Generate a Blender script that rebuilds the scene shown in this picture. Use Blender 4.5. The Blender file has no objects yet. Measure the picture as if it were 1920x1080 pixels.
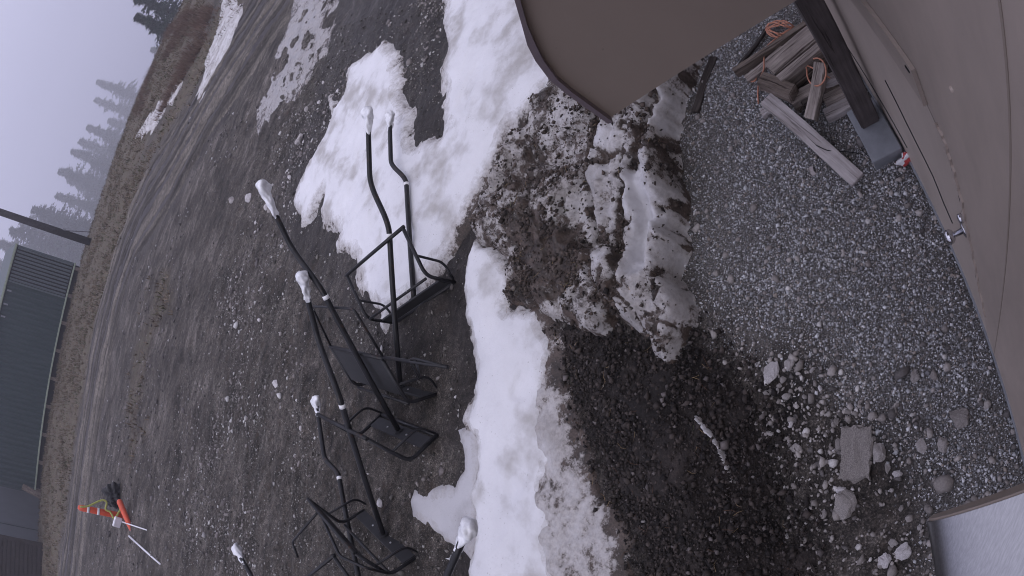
import bpy, bmesh, math
import numpy as np
from mathutils import Matrix, Vector
rng = np.random.default_rng(7)
S = bpy.context.scene
C = S.collection

# ------------------------------------------------------------------ camera (wide lens on the wall, rolled on its side)
F, H = 1080.0, 3.5            # focal length in photograph pixels, mounting height in metres
def _ray(p):
    p = np.atleast_2d(p).astype(float) - [960, 540]
    r = np.hypot(p[:, 0], p[:, 1]) + 1e-9; th = r / F
    return np.c_[p[:, 0] / r * np.sin(th), p[:, 1] / r * np.sin(th), np.cos(th)]
_D = _ray([(1820, 864)])[0]
_fw = np.array([0, 0, 1.]) - _D * _D[2]; _fw /= np.linalg.norm(_fw)
_M = np.stack([np.cross(_fw, -_D), _fw, -_D])          # camera frame -> world frame
cd = bpy.data.cameras.new('camera'); cam = bpy.data.objects.new('camera', cd); C.objects.link(cam)
cd.type = 'PANO'; cd.panorama_type = 'FISHEYE_LENS_POLYNOMIAL'
cd.sensor_fit = 'HORIZONTAL'; cd.sensor_width = 36.0; cd.sensor_height = 20.25
cd.fisheye_fov = math.pi
cd.fisheye_polynomial_k0 = 0; cd.fisheye_polynomial_k1 = -1.0 / (F / 1920 * 36.0)
cd.fisheye_polynomial_k2 = 0; cd.fisheye_polynomial_k3 = 0; cd.fisheye_polynomial_k4 = 0
cd.clip_start = 0.01; cd.clip_end = 3000
mw = np.eye(4); mw[:3, 0] = _M[:, 0]; mw[:3, 1] = -_M[:, 1]; mw[:3, 2] = -_M[:, 2]; mw[:3, 3] = (0, 0, H)
cam.matrix_world = Matrix(mw.tolist())
S.camera = cam

# ------------------------------------------------------------------ world: overcast, foggy sky
SUN_EL, SUN_ROT = math.radians(58), math.radians(200)
w = bpy.data.worlds.new('World'); S.world = w; w.use_nodes = True
nt = w.node_tree; nt.nodes.clear()
def N(t, typ, **k):
    n = t.nodes.new(typ)
    for a, b in k.items(): setattr(n, a, b)
    return n
out = N(nt, 'ShaderNodeOutputWorld'); bg = N(nt, 'ShaderNodeBackground')
sky = N(nt, 'ShaderNodeTexSky', sky_type='NISHITA', sun_disc=False, sun_elevation=SUN_EL, sun_rotation=SUN_ROT, dust_density=6.0, air_density=1.5)
tc = N(nt, 'ShaderNodeTexCoord'); sep = N(nt, 'ShaderNodeSeparateXYZ')
nt.links.new(tc.outputs['Generated'], sep.inputs[0])
ramp = N(nt, 'ShaderNodeValToRGB')                      # overcast luminance: (1 + 2 sin h) / 3 of the zenith
e = ramp.color_ramp.elements
e[0].position = 0.0; e[0].color = (0.355, 0.36, 0.545, 1)
e[1].position = 1.0; e[1].color = (1.12, 1.105, 1.40, 1)
nt.links.new(sep.outputs['Z'], ramp.inputs[0])
mx = N(nt, 'ShaderNodeMixRGB', blend_type='ADD'); mx.inputs[0].default_value = 1.0
sc = N(nt, 'ShaderNodeMixRGB', blend_type='MULTIPLY'); sc.inputs[0].default_value = 1.0; sc.inputs[2].default_value = (0.004, 0.004, 0.004, 1)
nt.links.new(sky.outputs[0], sc.inputs[1])
nt.links.new(ramp.outputs[0], mx.inputs[1]); nt.links.new(sc.outputs[0], mx.inputs[2])
nt.links.new(mx.outputs[0], bg.inputs[0]); bg.inputs[1].default_value = 1.0
nt.links.new(bg.outputs[0], out.inputs[0])
sd_ = bpy.data.lights.new('sun', 'SUN'); sd_.energy = 0.6; sd_.angle = math.radians(35); sd_.color = (1.0, 0.97, 0.98)
sun = bpy.data.objects.new('sun', sd_); C.objects.link(sun)
sun.rotation_euler = (math.radians(90) - SUN_EL, 0, math.radians(180) - SUN_ROT + math.radians(0))
S.view_settings.view_transform = 'Standard'; S.view_settings.look = 'None'
S.view_settings.exposure = 0.14; S.view_settings.gamma = 1.0
S.cycles.use_denoising = True
S.cycles.filter_width = 1.0
S.cycles.max_bounces = 6; S.cycles.volume_bounces = 1

# ------------------------------------------------------------------ numeric helpers
_lat = rng.random((16, 256, 256)).astype(np.float32)
def vnoise(x, y, seed):
    L = _lat[seed % 16]; x = x + seed * 17.3; y = y + seed * 9.7
    xi = np.floor(x).astype(int); yi = np.floor(y).astype(int); fx = x - xi; fy = y - yi
    fx = fx * fx * fx * (fx * (fx * 6 - 15) + 10); fy = fy * fy * fy * (fy * (fy * 6 - 15) + 10)
    a = L[xi & 255, yi & 255]; b = L[(xi + 1) & 255, yi & 255]; c = L[xi & 255, (yi + 1) & 255]; d = L[(xi + 1) & 255, (yi + 1) & 255]
    return (a * (1 - fx) + b * fx) * (1 - fy) + (c * (1 - fx) + d * fx) * fy
def fbm(x, y, scale, octv=4, seed=0, gain=0.5):
    """noise in -1..1, scale in metres"""
    s = 0; a = 1; t = 0; f = 1 / scale
    for o in range(octv):
        s = s + a * (vnoise(x * f, y * f, seed + o * 3) * 2 - 1); t += a; a *= gain; f *= 2.03
    return s / t
def ridged(x, y, scale, octv=3, seed=0):
    s = 0; a = 1; t = 0; f = 1 / scale
    for o in range(octv):
        s = s + a * (1 - np.abs(vnoise(x * f, y * f, seed + o * 5) * 2 - 1)); t += a; a *= .5; f *= 2.1
    return s / t
def billow(x, y, scale, seed=0):
    s = 0; a = 1; f = 1 / scale
    for o in range(3): s = s + a * np.sqrt(np.abs(vnoise(x * f, y * f, seed + o * 4) * 2 - 1) + .01); a *= .45; f *= 2.2
    return s / 1.65
def sstep(a, b, v):
    t = np.clip((v - a) / (b - a), 0, 1); return t * t * (3 - 2 * t)
def base_z(x, y):
    R = np.hypot(x, y)
    z = .112 * (np.sqrt((R - 12) ** 2 + 9) + (R - 12)) / 2 - .02
    over = np.clip(R - 44, 0, None)
    z = z - np.where(over < 4, .028 * over ** 2, .448 + .224 * (over - 4))
    return np.maximum(z, -8 + .4 * np.sin(R * .05))
def at(px, py, z=None):
    """point of the place that the photograph shows at pixel (px, py), on the ground or at height z"""
    r = (_ray([(px, py)]) @ _M.T)[0]
    if z is not None:
        t = (z - H) / r[2]; return np.array([0, 0, H]) + r * t
    t = 0.5
    prev = t
    while t < 400:
        P = np.array([0, 0, H]) + r * t
        if P[2] < base_z(P[0], P[1]):
            lo, hi = prev, t
            for _ in range(24):
                m = (lo + hi) / 2; P = np.array([0, 0, H]) + r * m
                if P[2] < base_z(P[0], P[1]): hi = m
                else: lo = m
            return np.array([0, 0, H]) + r * hi
        prev = t; t *= 1.02
    return np.array([0, 0, H]) + r * 46 / max(1e-6, np.hypot(r[0], r[1]))
def ats(pts, z=None): return np.array([at(x, y, z) for x, y in pts])
def sdist(poly, x, y):
    """signed distance to a world polygon, positive inside"""
    sh = x.shape; x = x.ravel(); y = y.ravel(); best = np.full(x.shape, 1e9); ins = np.zeros(x.shape, bool)
    n = len(poly)
    for i in range(n):
        ax, ay = poly[i][:2]; bx, by = poly[(i + 1) % n][:2]
        dx, dy = bx - ax, by - ay; L = dx * dx + dy * dy + 1e-12
        t = np.clip(((x - ax) * dx + (y - ay) * dy) / L, 0, 1)
        best = np.minimum(best, (x - ax - t * dx) ** 2 + (y - ay - t * dy) ** 2)
        c = ((ay > y) != (by > y)) & (x < (bx - ax) * (y - ay) / (by - ay + 1e-12) + ax)
        ins ^= c
    d = np.sqrt(best); return np.where(ins, d, -d).reshape(sh)
def ldist(line, x, y):
    best = np.full(x.shape, 1e9)
    for a, b in zip(line[:-1], line[1:]):
        dx, dy = b[0] - a[0], b[1] - a[1]; L = dx * dx + dy * dy + 1e-12
        t = np.clip(((x - a[0]) * dx + (y - a[1]) * dy) / L, 0, 1)
        best = np.minimum(best, np.hypot(x - a[0] - t * dx, y - a[1] - t * dy))
    return best

# ------------------------------------------------------------------ object helpers
def put(o, label=None, cat=None, group=None, kind=None):
    for k, v in (('label', label), ('category', cat), ('group', group), ('kind', kind)):
        if v: o[k] = v
    return o
def mesh(name, v, f, m=None, parent=None, smooth=False, attrs=None):
    me = bpy.data.meshes.new(name); v = np.asarray(v, np.float32)
    if isinstance(f, np.ndarray):
        k = f.shape[1]; me.vertices.add(len(v)); me.vertices.foreach_set('co', v.ravel())
        me.loops.add(f.size); me.loops.foreach_set('vertex_index', f.ravel().astype(np.int32))
        me.polygons.add(len(f)); me.polygons.foreach_set('loop_start', np.arange(len(f), dtype=np.int32) * k)
        me.update(calc_edges=True)
    else:
        me.from_pydata([tuple(map(float, p)) for p in v], [], f); me.update()
    for k, a in (attrs or {}).items():
        a = np.asarray(a, np.float32)
        if a.ndim == 1:
            t = me.attributes.new(k, 'FLOAT', 'POINT'); t.data.foreach_set('value', a)
        else:
            t = me.attributes.new(k, 'FLOAT_COLOR', 'POINT'); t.data.foreach_set('color', np.c_[a, np.ones(len(a))].astype(np.float32).ravel())
    if smooth: me.polygons.foreach_set('use_smooth', np.ones(len(me.polygons), bool))
    o = bpy.data.objects.new(name, me); C.objects.link(o)
    if m: me.materials.append(m)
    if parent: o.parent = parent
    return o
def empty(name, loc=(0, 0, 0), mat=None):
    o = bpy.data.objects.new(name, None); C.objects.link(o); o.empty_display_size = .2
    if mat is not None: o.matrix_world = mat
    else: o.location = loc
    return o
def cat_mesh(parts):
    V = []; Fc = []; n = 0
    for v, f in parts:
        V += list(v); Fc += [tuple(i + n for i in q) for q in f]; n += len(v)
    return V, Fc
def fillet(pts, r, k=5):
    pts = [np.array(p, float) for p in pts]; out = [pts[0]]
    for i in range(1, len(pts) - 1):
        a, b, c = pts[i - 1], pts[i], pts[i + 1]
        d1 = a - b; l1 = np.linalg.norm(d1); d2 = c - b; l2 = np.linalg.norm(d2); q = min(r, l1 * .48, l2 * .48)
        p0 = b + d1 / l1 * q; p1 = b + d2 / l2 * q
        for t in np.linspace(0, 1, k): out.append((1 - t) ** 2 * p0 + 2 * t * (1 - t) * b + t * t * p1)
    out.append(pts[-1]); return out
def catmull(P, k=6):
    P = [np.array(p, float) for p in P]; Q = [2 * P[0] - P[1]] + P + [2 * P[-1] - P[-2]]; out = []
    for i in range(1, len(Q) - 2):
        a, b, c, d = Q[i - 1:i + 3]
        for t in np.linspace(0, 1, k, endpoint=False):
            out.append(.5 * (2 * b + (c - a) * t + (2 * a - 5 * b + 4 * c - d) * t * t + (3 * b - a - 3 * c + d) * t ** 3))
    out.append(P[-1]); return out
def tube(pts, r, seg=8, cap=True):
    pts = np.array(pts, float); n = len(pts); r = np.broadcast_to(r, (n,))
    T = np.gradient(pts, axis=0); T /= np.linalg.norm(T, axis=1)[:, None] + 1e-12
    u = np.cross(T[0], [0, 0, 1.]);
    if np.linalg.norm(u) < 1e-3: u = np.cross(T[0], [1., 0, 0])
    V = []; Fc = []
    for i in range(n):
        u = u - T[i] * (u @ T[i]); u /= np.linalg.norm(u) + 1e-12; v = np.cross(T[i], u)
        for k in range(seg):
            a = 2 * math.pi * k / seg; V.append(pts[i] + r[i] * (math.cos(a) * u + math.sin(a) * v))
    for i in range(n - 1):
        for k in range(seg):
            a = i * seg + k; b = i * seg + (k + 1) % seg; Fc.append((a, b, b + seg, a + seg))
    if cap: Fc.append(tuple(range(seg))[::-1]); Fc.append(tuple((n - 1) * seg + k for k in range(seg)))
    return V, Fc
def boxm(lo, hi, bev=0.0, segs=1):
    bm = bmesh.new(); bmesh.ops.create_cube(bm, size=1)
    lo = np.array(lo, float); hi = np.array(hi, float)
    for v in bm.verts: v.co = Vector(((lo + hi) / 2 + np.array(v.co) * (hi - lo)).tolist())
    if bev: bmesh.ops.bevel(bm, geom=bm.edges[:], offset=bev, segments=segs, affect='EDGES', profile=.6)
    bm.verts.index_update(); V = [np.array(v.co) for v in bm.verts]; Fc = [tuple(v.index for v in f.verts) for f in bm.faces]; bm.free()
    return V, Fc
def prism(poly, axis_fn, a, b):
    """extrude a 2-D outline; axis_fn(u, v, t) -> world point, t from a to b"""
    n = len(poly); V = [axis_fn(u, v, a) for u, v in poly] + [axis_fn(u, v, b) for u, v in poly]
    Fc = [tuple(range(n))[::-1], tuple(range(n, 2 * n))] + [(i, (i + 1) % n, n + (i + 1) % n, n + i) for i in range(n)]
    return V, Fc

# ------------------------------------------------------------------ materials
def material(name):
    m = bpy.data.materials.new(name); m.use_nodes = True; t = m.node_tree; b = t.nodes['Principled BSDF']; return m, t, b
def noise(t, scale, detail=6, rough=.6, vec=None, dist=0):
    n = N(t, 'ShaderNodeTexNoise'); n.inputs['Scale'].default_value = scale; n.inputs['Detail'].default_value = detail
    n.inputs['Roughness'].default_value = rough; n.inputs['Distortion'].default_value = dist
    if vec is not None: t.links.new(vec, n.inputs['Vector'])
    return n.outputs['Fac']
def coord(t, which='Object', scale=None):
    c = N(t, 'ShaderNodeTexCoord').outputs[which]
    if scale:
        mp = N(t, 'ShaderNodeMapping'); mp.inputs['Scale'].default_value = scale; t.links.new(c, mp.inputs[0]); c = mp.outputs[0]
    return c
def cramp(t, fac, stops):
    r = N(t, 'ShaderNodeValToRGB'); t.links.new(fac, r.inputs[0]); el = r.color_ramp.elements
    while len(el) < len(stops): el.new(.5)
    for q, (p, c) in zip(el, stops): q.position = p; q.color = (*c, 1) if len(c) == 3 else c
    return r.outputs[0]
def mix(t, fac, a, b, mode='MIX'):
    n = N(t, 'ShaderNodeMixRGB', blend_type=mode)
    for i, s in ((0, fac), (1, a), (2, b)):
        if hasattr(s, 'is_linked'): t.links.new(s, n.inputs[i])
        else: n.inputs[i].default_value = s if i == 0 else (*s, 1)
    return n.outputs[0]
def mathn(t, op, a, b=None, clamp=False):
    n = N(t, 'ShaderNodeMath', operation=op, use_clamp=clamp)
    for i, s in ((0, a), (1, b)):
        if s is None: continue
        if hasattr(s, 'is_linked'): t.links.new(s, n.inputs[i])
        else: n.inputs[i].default_value = s
    return n.outputs[0]
def attr(t, name, col=False):
    n = N(t, 'ShaderNodeAttribute', attribute_name=name); return n.outputs['Color' if col else 'Fac']
def bump(t, b, h, strength=.5, dist=.01):
    n = N(t, 'ShaderNodeBump'); n.inputs['Strength'].default_value = strength; n.inputs['Distance'].default_value = dist
    t.links.new(h, n.inputs['Height']); t.links.new(n.outputs[0], b.inputs['Normal'])
def simple(name, col, rough=.6, var=.15, scale=8, metal=0.0, bmp=0.0, bscale=60, spec=.5, which='Object', sc3=None):
    m, t, b = material(name); c = coord(t, which, sc3); n = noise(t, scale, vec=c)
    lo = tuple(x * (1 - var) for x in col); hi = tuple(min(1, x * (1 + var)) for x in col)
    t.links.new(cramp(t, n, [(.3, lo), (.7, hi)]), b.inputs['Base Color'])
    b.inputs['Roughness'].default_value = rough; b.inputs['Metallic'].default_value = metal; b.inputs['Specular IOR Level'].default_value = spec
    if bmp: bump(t, b, noise(t, bscale, vec=c), bmp, .004)
    return m

def ground_material():
    m, t, b = material('dirt_ground'); c = coord(t)
    n1 = noise(t, .9, 8, .65, c); n2 = noise(t, 14, 8, .7, c); n3 = noise(t, 70, 6, .7, c)
    dirt = cramp(t, n1, [(.36, (.042, .038, .033)), (.5, (.072, .066, .058)), (.64, (.115, .107, .096))])
    aw_ = coord(t, 'Object', (.45, 1.0, 1.0)); rz = N(t, 'ShaderNodeMapping'); rz.inputs['Rotation'].default_value = (0, 0, -.6); rz.inputs['Scale'].default_value = (.4, 1.2, 1); t.links.new(coord(t), rz.inputs[0])
    dirt = mix(t, .85, dirt, cramp(t, noise(t, 3.0, 9, .72, rz.outputs[0]), [(.37, (.26, .25, .25)), (.47, (.78, .75, .73)), (.55, (1.1, 1.08, 1.07)), (.65, (1.95, 1.93, 1.95))]), 'MULTIPLY')
    dirt = mix(t, .75, dirt, cramp(t, n2, [(.36, (.38, .36, .36)), (.5, (.95, .92, .91)), (.63, (1.75, 1.7, 1.66))]), 'MULTIPLY')
    dirt = mix(t, .8, dirt, cramp(t, n3, [(.38, (.35, .34, .34)), (.51, (.95, .94, .94)), (.60, (2.1, 2.05, 2.05)), (.68, (3.4, 3.3, 3.3))]), 'MULTIPLY')
    red = mathn(t, 'MULTIPLY', cramp(t, noise(t, 5, 5, .6, c), [(.56, (0, 0, 0)), (.68, (1, 1, 1))]), .5)
    dirt = mix(t, red, dirt, (.072, .052, .038))
    gcol = cramp(t, noise(t, 3, 8, .75, coord(t)), [(.36, (.05, .038, .027)), (.5, (.115, .09, .064)), (.58, (.085, .082, .046)), (.68, (.20, .168, .13))])
    gcol = mix(t, .7, gcol, cramp(t, n2, [(.3, (.5, .5, .5)), (.7, (1.5, 1.5, 1.5))]), 'MULTIPLY')
    road = cramp(t, noise(t, 1.6, 8, .7, c), [(.3, (.045, .041, .043)), (.5, (.072, .064, .065)), (.7, (.11, .098, .098))])
    road = mix(t, .6, road, cramp(t, n2, [(.3, (.55, .55, .55)), (.7, (1.4, 1.4, 1.4))]), 'MULTIPLY')
    col = mix(t, attr(t, 'grass'), dirt, gcol); col = mix(t, attr(t, 'road'), col, road)
    grv = cramp(t, noise(t, 90, 3, .6, c), [(.38, (.08, .075, .07)), (.5, (.16, .152, .143)), (.62, (.30, .29, .28))])
    col = mix(t, attr(t, 'gravel'), col, grv)
    col = mix(t, mathn(t, 'MULTIPLY', attr(t, 'wet'), .72), col, mix(t, .6, (.022, .018, .017), cramp(t, n2, [(.38, (.3, .3, .3)), (.62, (2, 2, 2))]), 'MULTIPLY'))
    t.links.new(col, b.inputs['Base Color'])
    rr = mathn(t, 'SUBTRACT', .85, mathn(t, 'MULTIPLY', attr(t, 'wet'), .35)); t.links.new(rr, b.inputs['Roughness'])
    b.inputs['Specular IOR Level'].default_value = .35
    h = mathn(t, 'ADD', n2, mathn(t, 'MULTIPLY', n3, .5)); bump(t, b, h, 1.0, .05)
    return m
def road_material():
    m, t, b = material('packed_dirt_track'); c = coord(t)
    col = cramp(t, attr(t, 'streak'), [(.1, (.020, .0175, .0145)), (.45, (.058, .051, .044)), (.8, (.128, .114, .098))])
    n2 = noise(t, 9, 8, .75, c); col = mix(t, .8, col, cramp(t, n2, [(.38, (.45, .44, .44)), (.5, (1, 1, 1)), (.64, (1.9, 1.85, 1.8))]), 'MULTIPLY')
    col = mix(t, .6, col, cramp(t, noise(t, 1.1, 6, .6, c), [(.38, (.6, .58, .56)), (.62, (1.35, 1.35, 1.35))]), 'MULTIPLY')
    t.links.new(col, b.inputs['Base Color']); b.inputs['Roughness'].default_value = .9; b.inputs['Specular IOR Level'].default_value = .3; bump(t, b, n2, .8, .05); return m
def soil_material():
    m, t, b = material('dark_soil'); c = coord(t)
    n1 = noise(t, 2.2, 6, .6, c); n2 = noise(t, 45, 8, .75, c)
    col = cramp(t, n1, [(.38, (.018, .0145, .013)), (.5, (.030, .024, .021)), (.62, (.055, .044, .039))])
    col = mix(t, .8, col, cramp(t, n2, [(.35, (.4, .4, .4)), (.55, (1.0, 1.0, 1.0)), (.72, (2.1, 2.0, 1.9))]), 'MULTIPLY')
    t.links.new(col, b.inputs['Base Color']); b.inputs['Roughness'].default_value = .8; b.inputs['Specular IOR Level'].default_value = .3
    bump(t, b, n2, 1.0, .02); return m
def snow_material(name, base=(.80, .80, .82), dark=(.60, .59, .60), rough=.55, k0=.80, sc=11):
    m, t, b = material(name); c = coord(t)
    n1 = noise(t, 1.7, 6, .55, c); n2 = noise(t, 30, 6, .65, c)
    col = cramp(t, n1, [(.35, dark), (.50, base), (.66, tuple(min(.9, x * 1.07) for x in base))])
    grit = cramp(t, noise(t, 55, 3, .5, c), [(.66, (0, 0, 0)), (.72, (1, 1, 1))])
    gm = mathn(t, 'MULTIPLY', grit, cramp(t, noise(t, 3.1, 4, .6, c), [(.45, (0, 0, 0)), (.62, (.8, .8, .8))]))
    col = mix(t, gm, col, (.20, .17, .15))
    # melted-out soil showing through
    d = mathn(t, 'ADD', noise(t, sc, 10, .78, c, .12), mathn(t, 'MULTIPLY', mathn(t, 'SUBTRACT', noise(t, 3.2, 4, .6, c), .5), .6))
    dm = mathn(t, 'SUBTRACT', mathn(t, 'ADD', d, mathn(t, 'MULTIPLY', attr(t, 'dirt'), .62)), .80)
    df = mathn(t, 'MULTIPLY', dm, 11.0, True)
    soil = mix(t, .8, cramp(t, noise(t, 6, 5, .6, c), [(.38, (.030, .024, .020)), (.62, (.085, .066, .054))]), cramp(t, noise(t, 60, 6, .7, c), [(.35, (.5, .5, .5)), (.7, (1.8, 1.7, 1.7))]), 'MULTIPLY')
    half = mix(t, mathn(t, 'MULTIPLY', mathn(t, 'ADD', dm, .32), 2.6, True), col, mix(t, .7, (.36, .335, .315), cramp(t, n2, [(.38, (.6, .6, .6)), (.62, (1.3, 1.3, 1.3))]), 'MULTIPLY'))
    half = mix(t, mathn(t, 'GREATER_THAN', attr(t, 'dirt'), .05), col, half)
    col = mix(t, df, half, soil)
    t.links.new(col, b.inputs['Base Color']); b.inputs['Roughness'].default_value = rough; b.inputs['Specular IOR Level'].default_value = .3
    b.inputs['Subsurface Weight'].default_value = 0.0
    bump(t, b, mathn(t, 'ADD', mathn(t, 'ADD', n2, noise(t, 6, 4, .5, c)), mathn(t, 'MULTIPLY', df, -1.2)), .38, .02)
    return m
def vc_material(name, rough=.8, bs=80):
    m, t, b = material(name); c = coord(t)
    col = mix(t, .6, attr(t, 'tint', True), cramp(t, noise(t, bs, 4, .6, c), [(.3, (.65, .65, .65)), (.7, (1.3, 1.3, 1.3))]), 'MULTIPLY')
    t.links.new(col, b.inputs['Base Color']); b.inputs['Roughness'].default_value = rough; b.inputs['Specular IOR Level'].default_value = .3
    return m
def rock_material(name, col):
    m, t, b = material(name); c = coord(t); i = N(t, 'ShaderNodeObjectInfo').outputs['Random']
    n = noise(t, 18, 8, .7, c); k = cramp(t, n, [(.4, tuple(x * .6 for x in col)), (.5, col), (.62, tuple(min(.8, x * 1.4) for x in col))])
    k = mix(t, 1.0, k, cramp(t, i, [(0, (.7, .68, .67)), (1, (1.35, 1.35, 1.38))]), 'MULTIPLY')
    spots = cramp(t, noise(t, 60, 3, .5, c), [(.62, (0, 0, 0)), (.7, (.7, .7, .7))]); k = mix(t, spots, k, tuple(x * .35 for x in col))
    t.links.new(k, b.inputs['Base Color']); b.inputs['Roughness'].default_value = .85; b.inputs['Specular IOR Level'].default_value = .3
    bump(t, b, n, .7, .01); return m
def wood_material(name, dark, mid, light, rough=.75):
    m, t, b = material(name); c = coord(t, 'Object', (3, 45, 45)); c2 = coord(t)
    g = noise(t, 1.0, 8, .7, c, .4)
    k = cramp(t, g, [(.3, dark), (.5, mid), (.7, light)])
    crack = cramp(t, noise(t, 1.0, 5, .6, coord(t, 'Object', (1.2, 26, 26)), .8), [(.36, (.25, .22, .2)), (.43, (1, 1, 1))])
    k = mix(t, .9, k, crack, 'MULTIPLY')
    k = mix(t, .7, k, cramp(t, noise(t, 4, 5, .6, c2), [(.3, (.6, .58, .56)), (.7, (1.25, 1.25, 1.25))]), 'MULTIPLY')
    t.links.new(k, b.inputs['Base Color']); b.inputs['Roughness'].default_value = rough; b.inputs['Specular IOR Level'].default_value = .25
    bump(t, b, mathn(t, 'ADD', g, crack), .6, .006); return m
def painted_metal(name, col, rough=.45, dirt=.25):
    m, t, b = material(name); c = coord(t)
    k = mix(t, dirt, col, cramp(t, noise(t, 2.2, 8, .65, coord(t, 'Object', (1, 1, .35))), [(.35, tuple(x * .55 for x in col)), (.65, tuple(x * 1.25 for x in col))]))
    sp = cramp(t, noise(t, 38, 4, .6, c), [(.70, (0, 0, 0)), (.76, (.6, .6, .6))]); k = mix(t, sp, k, tuple(x * .5 for x in col))
    t.links.new(k, b.inputs['Base Color']); b.inputs['Roughness'].default_value = rough; b.inputs['Specular IOR Level'].default_value = .4
    bump(t, b, noise(t, 3, 3, .5, c), .15, .02); return m
def black_steel():
    m, t, b = material('black_painted_steel'); c = coord(t)
    k = cramp(t, noise(t, 9, 6, .65, c), [(.3, (.008, .008, .009)), (.7, (.018, .018, .021))])
    chip = cramp(t, noise(t, 26, 6, .75, c), [(.655, (0, 0, 0)), (.675, (1, 1, 1))]); k = mix(t, mathn(t, 'MULTIPLY', chip, attr(t, 'wear')), k, (.42, .41, .42))
    k = mix(t, mathn(t, 'MULTIPLY', cramp(t, noise(t, 7, 7, .7, c), [(.57, (0, 0, 0)), (.64, (1, 1, 1))]), .55), k, (.06, .032, .02))
    t.links.new(k, b.inputs['Base Color']); b.inputs['Roughness'].default_value = .42; b.inputs['Specular IOR Level'].default_value = .3
    bump(t, b, noise(t, 60, 4, .6, c), .2, .002); return m
def plastic_wrap():
    m, t, b = material('white_plastic_film'); c = coord(t)
    k = cramp(t, noise(t, 14, 5, .6, c), [(.3, (.58, .59, .61)), (.58, (.80, .81, .83))])
    t.links.new(k, b.inputs['Base Color']); b.inputs['Roughness'].default_value = .28; b.inputs['Specular IOR Level'].default_value = .6
    bump(t, b, noise(t, 16, 2, .4, c, 1.5), .3, .01); return m

M_ground = ground_material(); M_soil = soil_material()
M_snow = snow_material('clean_snow', (.68, .68, .695), (.42, .405, .39)); M_dsnow = snow_material('dirty_snow', (.50, .49, .495), (.27, .255, .245), .4, sc=12); M_ice = snow_material('grey_ice', (.46, .455, .47), (.34, .33, .34), .3)
M_slush = snow_material('wet_slush', (.24, .24, .25), (.15, .145, .145), .25); M_gravel = vc_material('crushed_gravel'); M_clod = vc_material('soil_crumbs', .9)
M_steel = black_steel(); M_wrap = plastic_wrap()
M_tape = simple('white_tape', (.78, .78, .78), .5); M_bolt = simple('zinc_bolt', (.6, .6, .6), .35, metal=.6)
M_plate = simple('black_rubber_plate', (.017, .017, .019), .65, .25, 12, bmp=.3)
M_wall = painted_metal('taupe_siding', (.41, .345, .295), .5, .45)
M_door = painted_metal('tan_door_paint', (.45, .385, .33), .5)
M_awn = painted_metal('brown_sheet_metal', (.285, .235, .195), .5, .12)
M_awnlip = simple('purple_brown_trim', (.17, .14, .15), .4, .1)
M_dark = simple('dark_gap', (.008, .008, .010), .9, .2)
M_wood = wood_material('weathered_grey_wood', (.15, .125, .11), (.30, .26, .23), (.44, .39, .35))
M_wooddk = wood_material('old_dark_timber', (.085, .066, .055), (.17, .138, .115), (.28, .235, .20))
M_wooddk2 = wood_material('rotten_black_timber', (.02, .016, .015), (.045, .037, .033), (.09, .075, .066))
M_woodpale = wood_material('pale_plank', (.26, .23, .22), (.40, .37, .36), (.50, .47, .46))
M_post = wood_material('stained_post', (.055, .046, .045), (.085, .073, .071), (.12, .104, .10))
M_rope = simple('orange_rope_fibre', (.48, .22, .14), .7, .3, 40)
M_conc = simple('smooth_grey_concrete', (.20, .21, .225), .55, .18, 7, bmp=.2)
M_chrome = simple('polished_knob', (.62, .62, .65), .18, .05, 5, metal=1.0)
M_rock = rock_material('grey_field_rock', (.30, .28, .262)); M_rockp = rock_material('pale_granite', (.48, .46, .45))

WD = np.array([.7925, .6098]); WN = np.array([-.6098, .7925]); WO = .304      # wall line: direction, outward normal, distance
def wall_n(x, y): return x * WN[0] + y * WN[1] + WO
# ------------------------------------------------------------------ outlines of the ground zones
def poly(px): return ats(px)[:, :2]
P_gravel = poly([(1345, 40), (1300, 150), (1283, 330), (1293, 470), (1300, 600), (1380, 655), (1480, 690), (1570, 740), (1640, 790), (1690, 880), (1720, 960), (1745, 1060), (1930, 1060), (1990, 900), (1850, 560), (1760, 360), (1640, 60), (1600, -60), (1440, -60)])
P_rocky = poly([(1300, 640), (1400, 640), (1560, 690), (1700, 800), (1760, 960), (1770, 1160), (1480, 1160), (1440, 950), (1400, 800)])
P_soil = poly([(1055, 640), (1100, 620), (1160, 630), (1210, 650), (1270, 640), (1330, 660), (1385, 720), (1420, 800), (1450, 890), (1490, 1000), (1510, 1160), (1225, 1180), (1210, 1040), (1172, 950), (1130, 850), (1100, 750)])
P_snowA = poly([(832, -60), (835, 60), (830, 150), (828, 200), (837, 235), (832, 258), (800, 262), (783, 240), (778, 212), (766, 188), (755, 168), (752, 130), (748, 100), (737, 82), (722, 64), (714, 85), (704, 98), (690, 102), (668, 118), (654, 132), (652, 165), (640, 188), (622, 175), (616, 192), (622, 226), (604, 268), (582, 305), (560, 342), (553, 370), (562, 398), (570, 420), (592, 402), (612, 366), (602, 400), (600, 422), (626, 430), (640, 438), (630, 462), (640, 488), (668, 490), (668, 532), (690, 560), (708, 592), (722, 628), (736, 604), (750, 592), (792, 560), (850, 492), (872, 440), (892, 418), (908, 382), (924, 348), (948, 308), (972, 260), (1000, 234), (1032, 196), (1060, 160), (1130, 90), (1130, -60)])
P_snowB = poly([(892, 448), (908, 460), (926, 455), (942, 470), (964, 490), (970, 530), (956, 575), (985, 578), (1015, 574), (1030, 608), (1044, 640), (1042, 690), (1036, 740), (1032, 800), (1040, 850), (1032, 900), (1048, 960), (1046, 1010), (1060, 1060), (1066, 1170), (893, 1170), (880, 1060), (892, 985), (884, 930), (896, 880), (892, 830), (866, 800), (872, 778), (890, 745), (898, 700), (893, 650), (881, 600), (876, 540), (879, 490)])
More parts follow.
